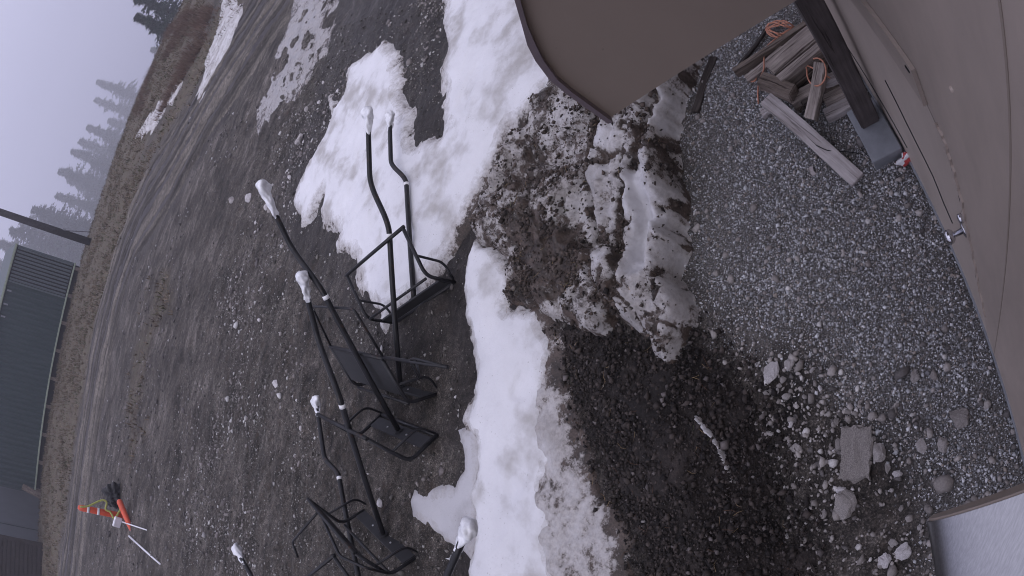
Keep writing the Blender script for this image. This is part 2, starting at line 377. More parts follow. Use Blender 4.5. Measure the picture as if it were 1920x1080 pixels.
P_ice = poly([(858, 806), (900, 800), (905, 900), (900, 1000), (890, 1060), (868, 1036), (842, 1018), (800, 990), (775, 970), (768, 940), (776, 918), (812, 915), (852, 910), (870, 880), (868, 840)])
P_fringe = poly([(1018, 575), (1060, 630), (1075, 710), (1088, 770), (1108, 830), (1122, 900), (1160, 960), (1192, 1010), (1200, 1170), (1000, 1170), (985, 1000), (980, 850), (980, 740), (985, 650), (990, 585)])
P_bank = poly([(1110, 60), (1045, 175), (1005, 232), (975, 262), (950, 312), (925, 352), (908, 388), (895, 425), (910, 462), (945, 470), (966, 500), (958, 574), (1015, 572), (1045, 600), (1100, 630), (1150, 628), (1165, 600), (1185, 618), (1206, 642), (1234, 652), (1244, 682), (1272, 694), (1286, 664), (1301, 640), (1311, 600), (1300, 560), (1284, 522), (1297, 470), (1295, 400), (1286, 330), (1281, 260), (1291, 190), (1312, 130), (1340, 60), (1340, 0), (1180, -20)])
P_mid = poly([(960, 410), (1040, 380), (1110, 420), (1135, 480), (1130, 560), (1060, 590), (965, 575), (975, 500)])
P_upl = poly([(950, 320), (1000, 250), (1080, 230), (1130, 290), (1100, 380), (1000, 400), (920, 420), (905, 390)])
P_slush = poly([(548, -40), (540, 40), (505, 130), (478, 215), (490, 262), (520, 245), (560, 190), (600, 130), (640, 50), (640, -40)])
P_ridge = poly([(1130, 300), (1180, 200), (1240, 130), (1300, 90), (1375, 50), (1340, 170), (1320, 260), (1324, 330), (1332, 400), (1335, 480), (1325, 530), (1340, 570), (1345, 615), (1330, 665), (1275, 710), (1230, 660), (1190, 620), (1160, 560), (1138, 490), (1125, 400)])
L_trough = ats([(1232, 350), (1242, 430), (1236, 520)])
L_crev = [ats(p) for p in ([(1150, 215), (1140, 290), (1128, 350), (1140, 430), (1135, 500), (1158, 560), (1170, 610)], [(1250, 150), (1258, 220), (1240, 290), (1222, 340)], [(1205, 380), (1195, 450), (1205, 530), (1190, 590)])]
L_edge = ats([(1010, 236), (960, 300), (915, 385), (885, 430)])
L_road = ats([(498, 20), (400, 170), (330, 290), (250, 430), (200, 600), (165, 800), (138, 1000), (128, 1080)])
L_rut = [ats(p) for p in ([(455, 20), (372, 170), (300, 300), (225, 440), (178, 600), (148, 800), (120, 1000)], [(505, 20), (420, 170), (345, 300), (262, 440), (210, 600), (175, 800), (150, 1000)], [(530, 30), (450, 170), (372, 300), (282, 440), (225, 600), (188, 800), (160, 1000)])]
L_verge = ats([(420, 40), (345, 190), (285, 310), (210, 450), (165, 620), (132, 800), (100, 1000), (90, 1080)])
L_clump = ats([(300, 545), (275, 620), (262, 700), (255, 760)])

def zone(name, x, y):
    if name == 'gravel': return sstep(-.25, .35, sdist(P_gravel, x, y) + .25 * fbm(x, y, .5, 3, 5))
    if name == 'rocky': return sstep(-.3, .3, sdist(P_rocky, x, y))
    if name == 'soil': return sstep(-.15, .25, sdist(P_soil, x, y) + .2 * fbm(x, y, .4, 3, 2))
    R = np.hypot(x, y)
    if name == 'road':
        return sstep(3.6, 1.6, ldist(L_road, x, y) + .7 * fbm(x, y, 3, 3, 9))
    if name == 'grass':
        v = sstep(3.5, .5, ldist(L_verge, x, y)) + sstep(30, 35, R)
        v = v + .55 * sstep(1.8, .2, ldist(L_clump, x, y) + 2.0 * fbm(x, y, 1.2, 3, 4))
        return np.clip(v, 0, 1) * (1 - .75 * zone('road', x, y))
def ground_z(x, y):
    g = zone('gravel', x, y); R = np.hypot(x, y); far = sstep(9, 20, R)
    z = base_z(x, y) + .030 * (1 - .6 * g) * fbm(x, y, 1.5, 3, 1) + .016 * (1 - .7 * g) * fbm(x, y, .3, 3, 3) + .007 * fbm(x, y, .07, 2, 6)
    yd = (1 - g) * sstep(3.2, 5, R) * sstep(30, 12, R); ca, sa = .82, .57; u = x * ca + y * sa; v = -x * sa + y * ca
    z = z + yd * (.065 * (ridged(u / 2.2, v, .7, 3, 4) - .5) + .042 * fbm(u / 1.6, v, .22, 4, 10))
    z = z + far * (.10 * fbm(x, y, 4, 4, 8) + .05 * ridged(x, y, .9, 2, 7))
    z = z - .05 * sstep(.6, .1, np.minimum.reduce([ldist(l, x, y) for l in L_rut])) + .0
    return z
def graded(lo, hi, a, b, st, gr):
    mid = list(np.arange(a, b + st / 2, st)); L = []; p, s = a, st
    while p > lo: s *= gr if p > -46 else 1.13; p -= s; L.append(p)
    Rr = []; p, s = mid[-1], st
    while p < hi: s *= gr if p < 47 else 1.13; p += s; Rr.append(p)
    return np.array(L[::-1] + mid + Rr)
def grid_mesh(name, X, Y, Z, m, keep=None, attrs=None, **kw):
    nx, ny = X.shape; idx = np.arange(nx * ny).reshape(nx, ny)
    q = np.stack([idx[:-1, :-1], idx[1:, :-1], idx[1:, 1:], idx[:-1, 1:]], -1)
    if keep is not None:
        k = keep[:-1, :-1] | keep[1:, :-1] | keep[1:, 1:] | keep[:-1, 1:]; q = q[k]
    q = q.reshape(-1, 4); V = np.stack([X, Y, Z], -1).reshape(-1, 3)
    used = np.unique(q); mp = np.full(len(V), -1); mp[used] = np.arange(len(used))
    at_ = {k: np.asarray(a).reshape(-1, *np.asarray(a).shape[2:])[used] for k, a in (attrs or {}).items()}
    return mesh(name, V[used], mp[q].astype(np.int32), m, smooth=True, attrs=at_, **kw)

# ------------------------------------------------------------------ ground sheet
gx = graded(-560, 560, -5.2, 4.6, .03, 1.022); gy = graded(-560, 560, -.6, 8.2, .03, 1.022); gy = gy[(gy > -.61) | (np.arange(len(gy)) % 6 == 0)]
X, Y = np.meshgrid(gx, gy, indexing='ij')
P_wet = poly([(640, -40), (830, -40), (837, 262), (800, 266), (745, 100), (720, 64), (655, 132), (616, 192), (560, 342), (530, 330), (556, 250), (600, 150)])
wet = np.clip(.9 * sstep(-.5, .5, sdist(P_wet, X, Y) + .5 * fbm(X, Y, .8, 3, 5)) + sstep(1.0, .1, np.abs(sdist(P_snowA, X, Y))) * .8 + sstep(.5, .05, np.abs(sdist(P_snowB, X, Y))) + .6 * zone('soil', X, Y), 0, 1)
o = grid_mesh('ground', X, Y, ground_z(X, Y), M_ground, attrs=dict(gravel=zone('gravel', X, Y) * .85, grass=zone('grass', X, Y), road=zone('road', X, Y), wet=wet))
put(o, kind='structure')

# the track, a strip of its own with wheel ruts
c_ = np.array(catmull([p[:2] for p in L_road], 30)); c_ = np.vstack([c_[0] + (c_[0] - c_[20]) * np.linspace(4, .05, 60)[:, None], c_, c_[-1] + (c_[-1] - c_[-20]) * np.linspace(.05, 6, 60)[:, None]])
T = np.gradient(c_, axis=0); T /= np.linalg.norm(T, axis=1)[:, None]; Nn = np.c_[-T[:, 1], T[:, 0]]; al = np.r_[0, np.cumsum(np.linalg.norm(np.diff(c_, axis=0), axis=1))]
u = np.linspace(-3.4, 3.4, 110); X = c_[:, 0:1] + Nn[:, 0:1] * u; Y = c_[:, 1:2] + Nn[:, 1:2] * u
Ug = np.broadcast_to(u, X.shape) + .25 * np.sin(al / 4.0)[:, None]; Ag = np.broadcast_to(al[:, None], X.shape)
st = fbm(Ug, Ag / 18, .5, 4, 5, .72)
rut = sum(sstep(.28, .06, np.abs(Ug - q)) for q in (-2.1, -.85, .45, 1.7))
edge_ = sstep(3.35, 2.5, np.abs(u))[None] * np.ones_like(X)
Z = ground_z(X, Y) + .03 + edge_ * (.05 * st - .07 * rut) - .14 * (1 - edge_)
o = grid_mesh('dirt_road', X, Y, Z, road_material(), attrs=dict(streak=np.clip((.56 + .9 * st - .48 * rut), 0, 1))); put(o, kind='structure')

# ------------------------------------------------------------------ layers lying on the ground (snow, ice, soil)
def layer(name, P, m, T, k, res, edge=(.05, .25), surf=(.012, .25), dirt=None, extra=None, seed=1, dip=.8, pad=.15):
    lo = P.min(0) - pad; hi = P.max(0) + pad
    lo = np.maximum(lo, [-40, -2]); hi = np.minimum(hi, [30, 60])
    x = np.arange(lo[0], hi[0] + res, res); y = np.arange(lo[1], hi[1] + res, res); X, Y = np.meshgrid(x, y, indexing='ij')
    s = sdist(P, X, Y) + edge[0] * fbm(X, Y, edge[1], 4, seed, .6)
    sm = sstep(-.02, 3 * k, s)
    t = np.where(s > 0, T * (1 - np.exp(-np.maximum(s, 0) / k)), s * dip) + sm * surf[0] * fbm(X, Y, surf[1], 4, seed + 2)
    if extra is not None: t = t + sm * extra(X, Y, s)
    z = base_z(X, Y) + .030 * fbm(X, Y, 1.5, 3, 1) + t
    z = np.where(s < .02, np.minimum(z, ground_z(X, Y) + t + .004), z)
    D = np.zeros_like(X) if dirt is None else np.clip(dirt(X, Y, s), 0, 1)
    return grid_mesh(name, X, Y, z, m, s > -.06, dict(dirt=D))
def footmarks(X, Y, s): return -.022 * sstep(.15, .6, fbm(X, Y, .32, 2, 11)) + .04 * fbm(X, Y, 1.1, 2, 12)
def snowA_dirt(X, Y, s): return .03 + .42 * sstep(.30, .0, s) + .5 * sstep(.35, 0, ldist(L_edge, X, Y))
o = layer('snow_patch', P_snowA, M_snow, .13, .16, .026, (.16, .40), (.03, .3), snowA_dirt, footmarks, 3, pad=.3)
put(o, 'large clean snow patch running under the hanger poles of the lift chairs', 'snow', kind='stuff')
o = layer('snow_patch', P_snowB, M_snow, .12, .11, .02, (.06, .2), (.02, .3), lambda X, Y, s: .03 + .40 * sstep(.13, 0, s), footmarks, 4)
put(o, 'long white snow strip between the lift chairs and the soil heap', 'snow', kind='stuff')
o = layer('ice_sheet', P_ice, M_ice, .045, .06, .02, (.04, .2), (.01, .2), lambda X, Y, s: .05 + .12 * sstep(.1, 0, s), None, 6)
put(o, 'thin grey ice tongue melting at the edge of the snow strip', 'ice', kind='stuff')
o = layer('dirty_snow', P_fringe, M_dsnow, .07, .12, .022, (.10, .25), (.04, .16), lambda X, Y, s: .36 + .34 * sstep(.30, .0, s), None, 7)
put(o, 'grainy soil-speckled snow fringe beside the dark soil heap', 'snow', kind='stuff')
def creases(X, Y):
    U = (X * .80 + Y * .60) / 2.2; W_ = -X * .60 + Y * .80; q = W_ + .07 * fbm(X, Y, .25, 3, 2)
    a = 1 - np.abs(vnoise(U / .26, q / .26, 5) * 2 - 1); b = 1 - np.abs(vnoise(X / .13, Y / .13, 8) * 2 - 1)
    return np.clip(sstep(.84, .97, a) + .8 * sstep(.88, .98, b), 0, 1) * sstep(.04, .12, ldist(L_trough, X, Y))
def bank_h(X, Y, s):
    tr = ldist(L_trough, X, Y)
    cv = np.minimum.reduce([ldist(l, X, Y) for l in L_crev]) + .03 * fbm(X, Y, .12, 2, 9)
    rg = sstep(-.05, .2, sdist(P_ridge, X, Y))
    return rg * (.07 + .11 * (billow((X * .80 + Y * .60) / 1.7, -X * .60 + Y * .80, .20, 6) - .45) + .06 * (billow(X, Y, .075, 9) - .45)) - .10 * sstep(.07, .0, cv) - .06 * creases(X, Y) + .12 * (ridged(X, Y, .30, 3, 3) - .5) * sstep(.02, .12, tr) - .09 * sstep(.10, .02, tr) + .09 * fbm(X, Y, .5, 2, 5)
def bank_d(X, Y, s):
    cv = np.minimum.reduce([ldist(l, X, Y) for l in L_crev]) + .05 * fbm(X, Y, .15, 2, 9)
    d = .45 + .22 * fbm(X, Y, .4, 2, 8) + .45 * sstep(.06, .0, cv)
    d = np.maximum(d, .78 * sstep(-.25, .2, sdist(P_mid, X, Y) + .2 * fbm(X, Y, .3, 3, 6)))
    d = np.maximum(d, .58 * sstep(-.25, .2, sdist(P_upl, X, Y) + .2 * fbm(X, Y, .3, 3, 7)))
    rg = sstep(-.05, .12, sdist(P_ridge, X, Y)); d = d * (1 - rg) + rg * np.clip(.30 + .46 * fbm(X, Y, .20, 3, 3) + .55 * creases(X, Y) + .5 * sstep(.06, .0, cv), 0, 1)
    d = d - .5 * sstep(.13, .05, ldist(L_trough, X, Y)) + .12 * sstep(.05, 0, s)
    return d
o = layer('dirty_snow_bank', P_bank, M_dsnow, .20, .035, .02, (.07, .25), (.04, .12), bank_d, bank_h, 9, pad=.3)
put(o, 'lumpy soil-streaked snow bank with a smooth trough along the gravel', 'snow', kind='stuff')
bank_obj = o
def soil_t(X, Y, s): return .08 * ridged(X, Y, .22, 3, 2) + .05 * fbm(X, Y, .8, 2, 4) + .04 * ridged(X, Y, .07, 2, 6)
o = layer('soil_heap', P_soil, M_soil, .15, .35, .02, (.18, .3), (.03, .1), None, soil_t, 10, dip=.25)
put(o, kind='structure')
o = layer('slush', P_slush, M_slush, .05, .4, .06, (.5, 1.6), (.05, .5), lambda X, Y, s: .60 - .25 * sstep(0, 1.0, s), None, 12, pad=.5)
put(o, 'wet grey slush film beside the dirt track', 'slush', kind='stuff')
for px, lab in (([(412, -20), (414, 34), (394, 92), (364, 206), (372, 205), (388, 172), (412, 122), (434, 84), (452, 32), (452, -20)], 'bright tapering snow streak beside the dirt track'),
                ([(352, 138), (338, 150), (310, 178), (276, 222), (248, 268), (256, 266), (282, 246), (316, 210), (344, 170)], 'broken snow streak on the grassy bank behind the dirt track'),
                ([(322, 74), (326, 76), (318, 96), (314, 94)], 'tiny snow scrap in the brown brush')):
    P = poly(px); o = layer('snow_streak', P, M_snow, .10, .3, .10, (.45, .9), (.06, .5), lambda X, Y, s: .34 + 0 * X, None, 13, pad=.3)
    put(o, lab, 'snow', kind='stuff')
P = poly([(1312, 772), (1322, 778), (1345, 802), (1362, 826), (1374, 850), (1388, 905), (1380, 908), (1366, 866), (1350, 834), (1328, 804)])
o = layer('snow_streak', P, M_snow, .215, .02, .015, (.02, .08), (.03, .07), lambda X, Y, s: .40 + 0 * X, lambda X, Y, s: .03 + 0 * X, 14, pad=.1)
put(o, 'thin dirty snow streak in a crease of the soil heap', 'snow', kind='stuff')
soil_top = lambda x, y: base_z(x, y) + .030 * fbm(x, y, 1.5, 3, 1) + .15 * (1 - np.exp(-np.maximum(sdist(P_soil, x, y), 0) / .35)) + sstep(-.02, 1.05, sdist(P_soil, x, y)) * (.06 * ridged(x, y, .22, 3, 2) + .05 * fbm(x, y, .8, 2, 4))

# ------------------------------------------------------------------ loose gravel, crumbs, straw (uncountable)
OCT = np.array([(1, 0, 0), (-1, 0, 0), (0, 1, 0), (0, -1, 0), (0, 0, 1), (0, 0, -1)], float)
OCF = np.array([(0, 2, 4), (2, 1, 4), (1, 3, 4), (3, 0, 4), (2, 0, 5), (1, 2, 5), (3, 1, 5), (0, 3, 5)])
t_ = (1 + 5 ** .5) / 2
ICO = np.array([(-1, t_, 0), (1, t_, 0), (-1, -t_, 0), (1, -t_, 0), (0, -1, t_), (0, 1, t_), (0, -1, -t_), (0, 1, -t_), (t_, 0, -1), (t_, 0, 1), (-t_, 0, -1), (-t_, 0, 1)]) / math.hypot(1, t_)
ICF = np.array([(0, 11, 5), (0, 5, 1), (0, 1, 7), (0, 7, 10), (0, 10, 11), (1, 5, 9), (5, 11, 4), (11, 10, 2), (10, 7, 6), (7, 1, 8), (3, 9, 4), (3, 4, 2), (3, 2, 6), (3, 6, 8), (3, 8, 9), (4, 9, 5), (2, 4, 11), (6, 2, 10), (8, 6, 7), (9, 8, 1)])
def rand_rot(n):
    q = rng.normal(size=(n, 4)); q /= np.linalg.norm(q, axis=1)[:, None]; a, b, c, d = q.T
    return np.stack([np.stack([1 - 2 * (c * c + d * d), 2 * (b * c - a * d), 2 * (b * d + a * c)], -1), np.stack([2 * (b * c + a * d), 1 - 2 * (b * b + d * d), 2 * (c * d - a * b)], -1), np.stack([2 * (b * d - a * c), 2 * (c * d + a * b), 1 - 2 * (b * b + c * c)], -1)], 1)
def pebbles(name, x, y, z, size, tint, m, ico=False):
    B, Fc = (ICO, ICF) if ico else (OCT, OCF); n = len(x); k = len(B)
    sh = B[None] * rng.uniform(.62, 1.35, (n, k, 1)) * rng.uniform(.5, 1.3, (n, 1, 3))
    V = np.einsum('nij,nkj->nki', rand_rot(n), sh) * size[:, None, None] * .5
    V[:, :, 2] *= .75; V += np.stack([x, y, z], -1)[:, None]
    f = (Fc[None] + (np.arange(n) * k)[:, None, None]).reshape(-1, 3)
    return mesh(name, V.reshape(-1, 3), f.astype(np.int32), m, attrs=dict(tint=np.repeat(tint, k, 0)))
def scatter(n, lo, hi, dens):
    x = rng.uniform(lo[0], hi[0], n); y = rng.uniform(lo[1], hi[1], n); k = rng.random(n) < dens(x, y); return x[k], y[k]
def tints(n, kinds, p, v=.18):
    c = np.array(kinds)[rng.choice(len(kinds), n, p=p)]; return np.clip(c * rng.uniform(1 - v, 1 + v, (n, 1)), 0, .9)
GK = [(.62, .62, .63), (.45, .455, .46), (.32, .325, .33), (.17, .17, .175), (.30, .265, .23)]
patchy = lambda x, y: .55 + .45 * sstep(-.35, .1, fbm(x, y, .45, 3, 14))
x, y = scatter(260000, (-1.2, -.6), (4.2, 4.0), lambda x, y: zone('gravel', x, y) * (wall_n(x, y) > .0) * patchy(x, y) * (sdist(P_bank, x, y) < .02))
sz = np.minimum(rng.lognormal(math.log(.0100), .48, len(x)), .035)
o = pebbles('gravel', x, y, ground_z(x, y) + sz * .18, sz, tints(len(x), GK, [.16, .29, .27, .14, .14]), M_gravel)
put(o, 'white, grey and black crushed gravel along the building wall', 'gravel', kind='stuff')
x, y = scatter(44000, (-3.0, -.6), (2.5, 3.6), lambda x, y: np.clip(zone('rocky', x, y) * .9 + .25 * zone('gravel', x, y), 0, 1) * (wall_n(x, y) > .02) * (.35 + .65 * sstep(-.2, .3, fbm(x, y, .5, 3, 3))) * (1 - zone('soil', x, y)))
sz = rng.lognormal(math.log(.018), .55, len(x))
o = pebbles('rubble', x, y, ground_z(x, y) + sz * .2, sz, tints(len(x), [(.32, .295, .275), (.22, .20, .185), (.50, .48, .46), (.11, .10, .095)], [.4, .32, .10, .18]), M_gravel, True)
put(o, 'loose grey rubble between the soil heap and the gravel', 'rubble', kind='stuff')
def yard(x, y):
    R = np.hypot(x, y)
    return (sdist(P_snowA, x, y) < 0) * (sdist(P_snowB, x, y) < 0) * (sdist(P_bank, x, y) < 0) * (1 - zone('soil', x, y)) * (1 - zone('gravel', x, y)) * (R > 3) * (sdist(P_ice, x, y) < 0) * (.25 + .75 * sstep(-.1, .4, fbm(x, y, 1.4, 3, 2)))
x, y = scatter(130000, (-9, 2.5), (4, 14), yard)
sz = rng.lognormal(math.log(.018), .5, len(x))
o = pebbles('loose_stones', x, y, ground_z(x, y) + sz * .1, sz, tints(len(x), [(.17, .16, .145), (.105, .098, .088), (.40, .39, .37), (.05, .046, .042)], [.38, .36, .07, .19], .25), M_gravel)
put(o, 'small loose stones trodden into the dirt yard', 'stones', kind='stuff')
x, y = scatter(16000, (-8, 4), (4, 13), lambda x, y: yard(x, y) * sstep(.0, .5, fbm(x, y, 1.1, 3, 8) + .1))
sz = rng.lognormal(math.log(.040), .4, len(x))
o = pebbles('stone_litter', x, y, ground_z(x, y) + sz * .05, sz, tints(len(x), [(.22, .20, .19), (.13, .115, .11), (.46, .45, .44)], [.46, .34, .20], .25), M_gravel, True)
put(o, 'clusters of coarser broken stones on the dirt yard', 'stones', kind='stuff')
x, y = scatter(14000, (-22, 9), (8, 27), lambda x, y: (sdist(P_snowA, x, y) < 0) * (1 - .8 * zone('road', x, y)) * (.1 + .9 * sstep(.0, .35, fbm(x, y, 2.5, 3, 2))))
sz = rng.lognormal(math.log(.05), .5, len(x))
o = pebbles('far_stones', x, y, ground_z(x, y) + sz * .1, sz, tints(len(x), [(.17, .155, .15), (.10, .09, .088), (.36, .35, .345)], [.45, .43, .12], .25), M_gravel)
put(o, 'pale stones strewn over the slope below the dirt track', 'stones', kind='stuff')
x, y = scatter(150000, (-4.5, -.2), (2.2, 4.2), lambda x, y: sstep(-.3, .12, sdist(P_soil, x, y)))
sz = np.minimum(rng.lognormal(math.log(.0155), .6, len(x)), .06)
o = pebbles('soil_crumbs', x, y, np.maximum(soil_top(x, y) + .02, ground_z(x, y)) + sz * .2, sz, tints(len(x), [(.030, .024, .021), (.052, .042, .037), (.016, .013, .012), (.12, .105, .10)], [.42, .33, .21, .04], .35), M_clod)
put(o, 'crumbly dark clods covering the soil heap', 'soil', kind='stuff')
nv = len(bank_obj.data.vertices); bv = np.empty(nv * 3, np.float32); bank_obj.data.vertices.foreach_get('co', bv); bv = bv.reshape(-1, 3)
dv = np.empty(nv, np.float32); bank_obj.data.attributes['dirt'].data.foreach_get('value', dv)
pr = np.clip((dv - .16) * 1.6, .02, 1) * (.15 + .85 * sstep(-.1, .35, fbm(bv[:, 0], bv[:, 1], .16, 3, 4) + (dv - .55) * .9)) * (sdist(P_bank, bv[:, 0], bv[:, 1]) > .02)
pk = rng.choice(nv, 19000, p=pr / pr.sum()); q_ = bv[pk] + rng.normal(0, .011, (len(pk), 3)) * [1, 1, 0]
sz = np.minimum(rng.lognormal(math.log(.0085), .85, len(pk)), .06)
o = pebbles('dirt_crumbs', q_[:, 0], q_[:, 1], q_[:, 2] + sz * .1, sz, tints(len(pk), [(.045, .035, .029), (.080, .062, .051), (.024, .019, .016), (.15, .13, .115)], [.40, .34, .20, .06], .35), M_clod)
put(o, 'dark soil crumbs strewn over the dirty snow bank', 'soil', kind='stuff')
def strips(name, x, y, z, ln, wd, tint, m, lift=.3, bend=.4):
    n = len(x); a = rng.uniform(0, 2 * math.pi, n); d = np.stack([np.cos(a), np.sin(a), rng.uniform(0, lift, n)], -1); s = np.stack([-np.sin(a), np.cos(a), 0 * a], -1)
    p0 = np.stack([x, y, z], -1); p1 = p0 + d * ln[:, None] * .5 + s * (rng.normal(0, bend, n) * ln * .3)[:, None]; p2 = p0 + d * ln[:, None] - np.array([0, 0, 1]) * (ln * lift * .4)[:, None]
    u = np.array([0, 0, 1.]) * .5 + s; V = np.stack([p0, p0 + u * wd[:, None], p1, p1 + u * wd[:, None], p2], 1)
    f = (np.array([(0, 1, 3), (0, 3, 2), (2, 3, 4)])[None] + (np.arange(n) * 5)[:, None, None]).reshape(-1, 3)
    return mesh(name, V.reshape(-1, 3), f.astype(np.int32), m, attrs=dict(tint=np.repeat(tint, 5, 0)))
x, y = scatter(5200, (-3.5, .4), (3.2, 5), lambda x, y: np.clip((sdist(P_bank, x, y) > .03) * .35 + .8 * (sdist(P_mid, x, y) > -.1) + .25 * (sdist(P_soil, x, y) > 0) + .35 * (sdist(P_fringe, x, y) > 0), 0, 1))
onb = sdist(P_bank, x, y) > .03
keep_ = ~onb; sel = rng.choice(nv, int(onb.sum()), p=pr / pr.sum())                      # those on the bank sit on its own surface
x = np.r_[x[keep_], bv[sel, 0]]; y = np.r_[y[keep_], bv[sel, 1]]
bz = np.r_[np.maximum(soil_top(x[:keep_.sum()], y[:keep_.sum()]), ground_z(x[:keep_.sum()], y[:keep_.sum()])) + .03, bv[sel, 2] + .006]
ln = rng.uniform(.03, .12, len(x))
o = strips('straw', x, y, bz, ln, np.full(len(x), .0022), tints(len(x), [(.28, .20, .11), (.10, .055, .035), (.04, .03, .025), (.10, .11, .05)], [.3, .35, .3, .05]), M_clod)
put(o, 'dead straw and twigs littering the dirty snow bank', 'straw', kind='stuff')

# ------------------------------------------------------------------ rocks one can pick out
def rock_mesh(seed, sub=3, cuts=9, slab=False):
    r = np.random.default_rng(seed); bm = bmesh.new()
    if slab:
        bmesh.ops.create_cube(bm, size=2); bmesh.ops.subdivide_edges(bm, edges=bm.edges[:], cuts=15, use_grid_fill=True)
    else: bmesh.ops.create_icosphere(bm, subdivisions=sub, radius=1)
    dirs = r.normal(size=(cuts, 3)); dirs /= np.linalg.norm(dirs, axis=1)[:, None]; off = r.uniform(.5, .82, cuts)
    ph = r.uniform(0, 6, (4, 3)); fr = r.normal(0, 2.2, (4, 3))
    for v in bm.verts:
        p = np.array(v.co)
        if slab:
            p = p * np.array([1 + .05 * math.sin(5 * p[1] + 1) + .03 * math.sin(11 * p[1]), 1 + .07 * math.sin(4 * p[0]) + .04 * math.sin(13 * p[0] + 2), 1 + .10 * math.sin(2.1 * p[0] + 1.5 * p[1]) + .05 * math.sin(5 * p[1] - 3.3 * p[0])])
            m4 = (abs(p[0]) ** 6 + abs(p[1]) ** 6) ** (1 / 6); p[:2] *= 1 - .10 * max(0, m4 - .92)
        else:
            for d, o_ in zip(dirs, off):
                e_ = p @ d - o_
                if e_ > 0: p = p - d * e_ * .92
        p = p * (1 + .05 * sum(math.sin(p @ fr[k] * 1.7 + ph[k, 0]) for k in range(4)) * (.5 if slab else 1) + .025 * sum(math.sin(p @ fr[k] * 5.1 + ph[k, 1]) for k in range(4))) + r.normal(0, .005 if slab else .02 if sub < 3 else .010, 3)
        v.co = Vector(p.tolist())
    me = bpy.data.meshes.new('rock'); bm.to_mesh(me); bm.free(); return me
def image_up(px, py):
    d = at(px, py - 12) - at(px, py + 12); return math.atan2(d[1], d[0])
def place_rock(me, m, px, py, wpx, hpx, label, group=None, zt=None, flat=.6, name='rock', P=None, dims=None, rot=None):
    o_ = bpy.data.objects.new(name, me); C.objects.link(o_)
    if not me.materials: me.materials.append(m)
    if P is None: P = at(px, py)
    z = (zt if zt is not None else float(ground_z(np.array([P[0]]), np.array([P[1]]))[0]))
    if dims is None:
        q = np.linalg.norm(P - np.array([0, 0, H])) / F; dims = (hpx * q / 2, wpx * q / 2 * (1.0 + .25 * max(0, np.hypot(P[0], P[1]) / 3.5 - .6)))
    a = min(dims)
    o_.scale = (dims[0], dims[1], a * flat); o_.location = (P[0], P[1], z + a * flat * .22)
    o_.rotation_euler = (0, 0, rot if rot is not None else image_up(px, py))
    return put(o_, label, 'rock', group)
big = [((1447, 700, 36, 52), 'pale rounded rock beside a smaller stone at the gravel edge', M_rockp, 11), ((1482, 684, 25, 25), 'small grey stone touching the pale rounded rock', M_rock, 12),
       ((1648, 845, 33, 39), 'faceted round rock beside the flat slab', M_rock, 13), ((1572, 836, 14, 30), 'narrow stone wedged against the long side of the slab', M_rock, 14),
       ((1493, 841, 25, 27), 'round grey rock between the soil heap and the slab', M_rock, 15), ((1582, 943, 46, 54), 'large smooth boulder standing past the end of the slab', M_rock, 16),
       ((1800, 786, 46, 40), 'angular wedge-shaped rock on the gravel near the wall', M_rock, 17), ((1768, 832, 25, 29), 'blocky stone next to the angular wedge rock', M_rock, 18),
       ((1727, 836, 22, 26), 'dull half-buried stone between the slab and the wedge rock', M_rock, 19), ((1682, 889, 19, 21), 'small bright white stone near the slab', M_rockp, 20),
       ((1664, 877, 14, 22), 'pointed stone between the slab and the white stone', M_rock, 21), ((1692, 1036, 30, 36), 'pitted pale rock near the steel hood', M_rockp, 22),
       ((1658, 1052, 27, 30), 'lumpy pale rock leaning on the pitted rock', M_rockp, 23), ((1716, 705, 20, 24), 'square grey stone sunk in the gravel by the wall', M_rock, 24),
       ((1100, 1066, 30, 34), 'angular dark rock in the snow fringe', M_rock, 25)]
for (px, py, wp, hp), lab, m, sd in big: place_rock(rock_mesh(sd, 4), m, px, py, wp, hp, lab)
me = rock_mesh(31, slab=True); place_rock(me, M_rock, 1607, 850, 54, 92, 'flat rectangular stone slab lying on the rubble', flat=.35, rot=image_up(1607, 850) - .05)
yardrocks = [((565, 263, 13, 30), 'elongated pale rock at the tip of the snow patch'), ((720, 943, 13, 20), 'white stone beside the pole of a lift chair'), ((523, 720, 13, 20), 'pale stone below the bent hanger poles'),
             ((470, 372, 9, 24), 'slender pale rock near the wrapped pole end'), ((438, 378, 9, 20), 'slim pale rock beyond the slender one'), ((500, 388, 8, 16), 'little light stone under the tall white wrap')]
for k, ((px, py, wp, hp), lab) in enumerate(yardrocks):
    me = rock_mesh(40 + k, 2); P = at(px, py); q = np.linalg.norm(P - [0, 0, H]) / F
    place_rock(me, M_rockp, px, py, wp, hp, lab, dims=(hp * q / 2, hp * q / 2 * .8), flat=.8)
variants = [rock_mesh(60 + k, 2, 8) for k in range(8)]; varp = [rock_mesh(70 + k, 2, 8) for k in range(4)]
for v in variants: v.materials.append(M_rock)
for v in varp: v.materials.append(M_rockp)
def small_rocks(n, lo, hi, dens, smin, smax, label, group, zt=None, pale=.2):
    x, y = scatter(n * 60, lo, hi, dens); x, y = x[:n], y[:n]
    for a, b in zip(x, y):
        s = smin + (smax - smin) * rng.random() ** 2.5; me = varp[rng.integers(4)] if rng.random() < pale else variants[rng.integers(8)]
        z = None if zt is None else float(zt(np.array([a]), np.array([b]))[0])
        place_rock(me, None, 0, 0, 0, 0, label, group, zt=z, flat=.8, P=np.array([a, b, 0]), dims=(s / 2, s / 2 * rng.uniform(.65, 1)), rot=rng.uniform(0, 6.28), name='stone')
small_rocks(70, (-2.4, -.5), (1.2, 2.6), lambda x, y: (zone('rocky', x, y) > .6) * (wall_n(x, y) > .55) * (zone('soil', x, y) < .3), .03, .075, 'fist-sized grey stone among the rubble beside the soil heap', 'stones in the rubble')
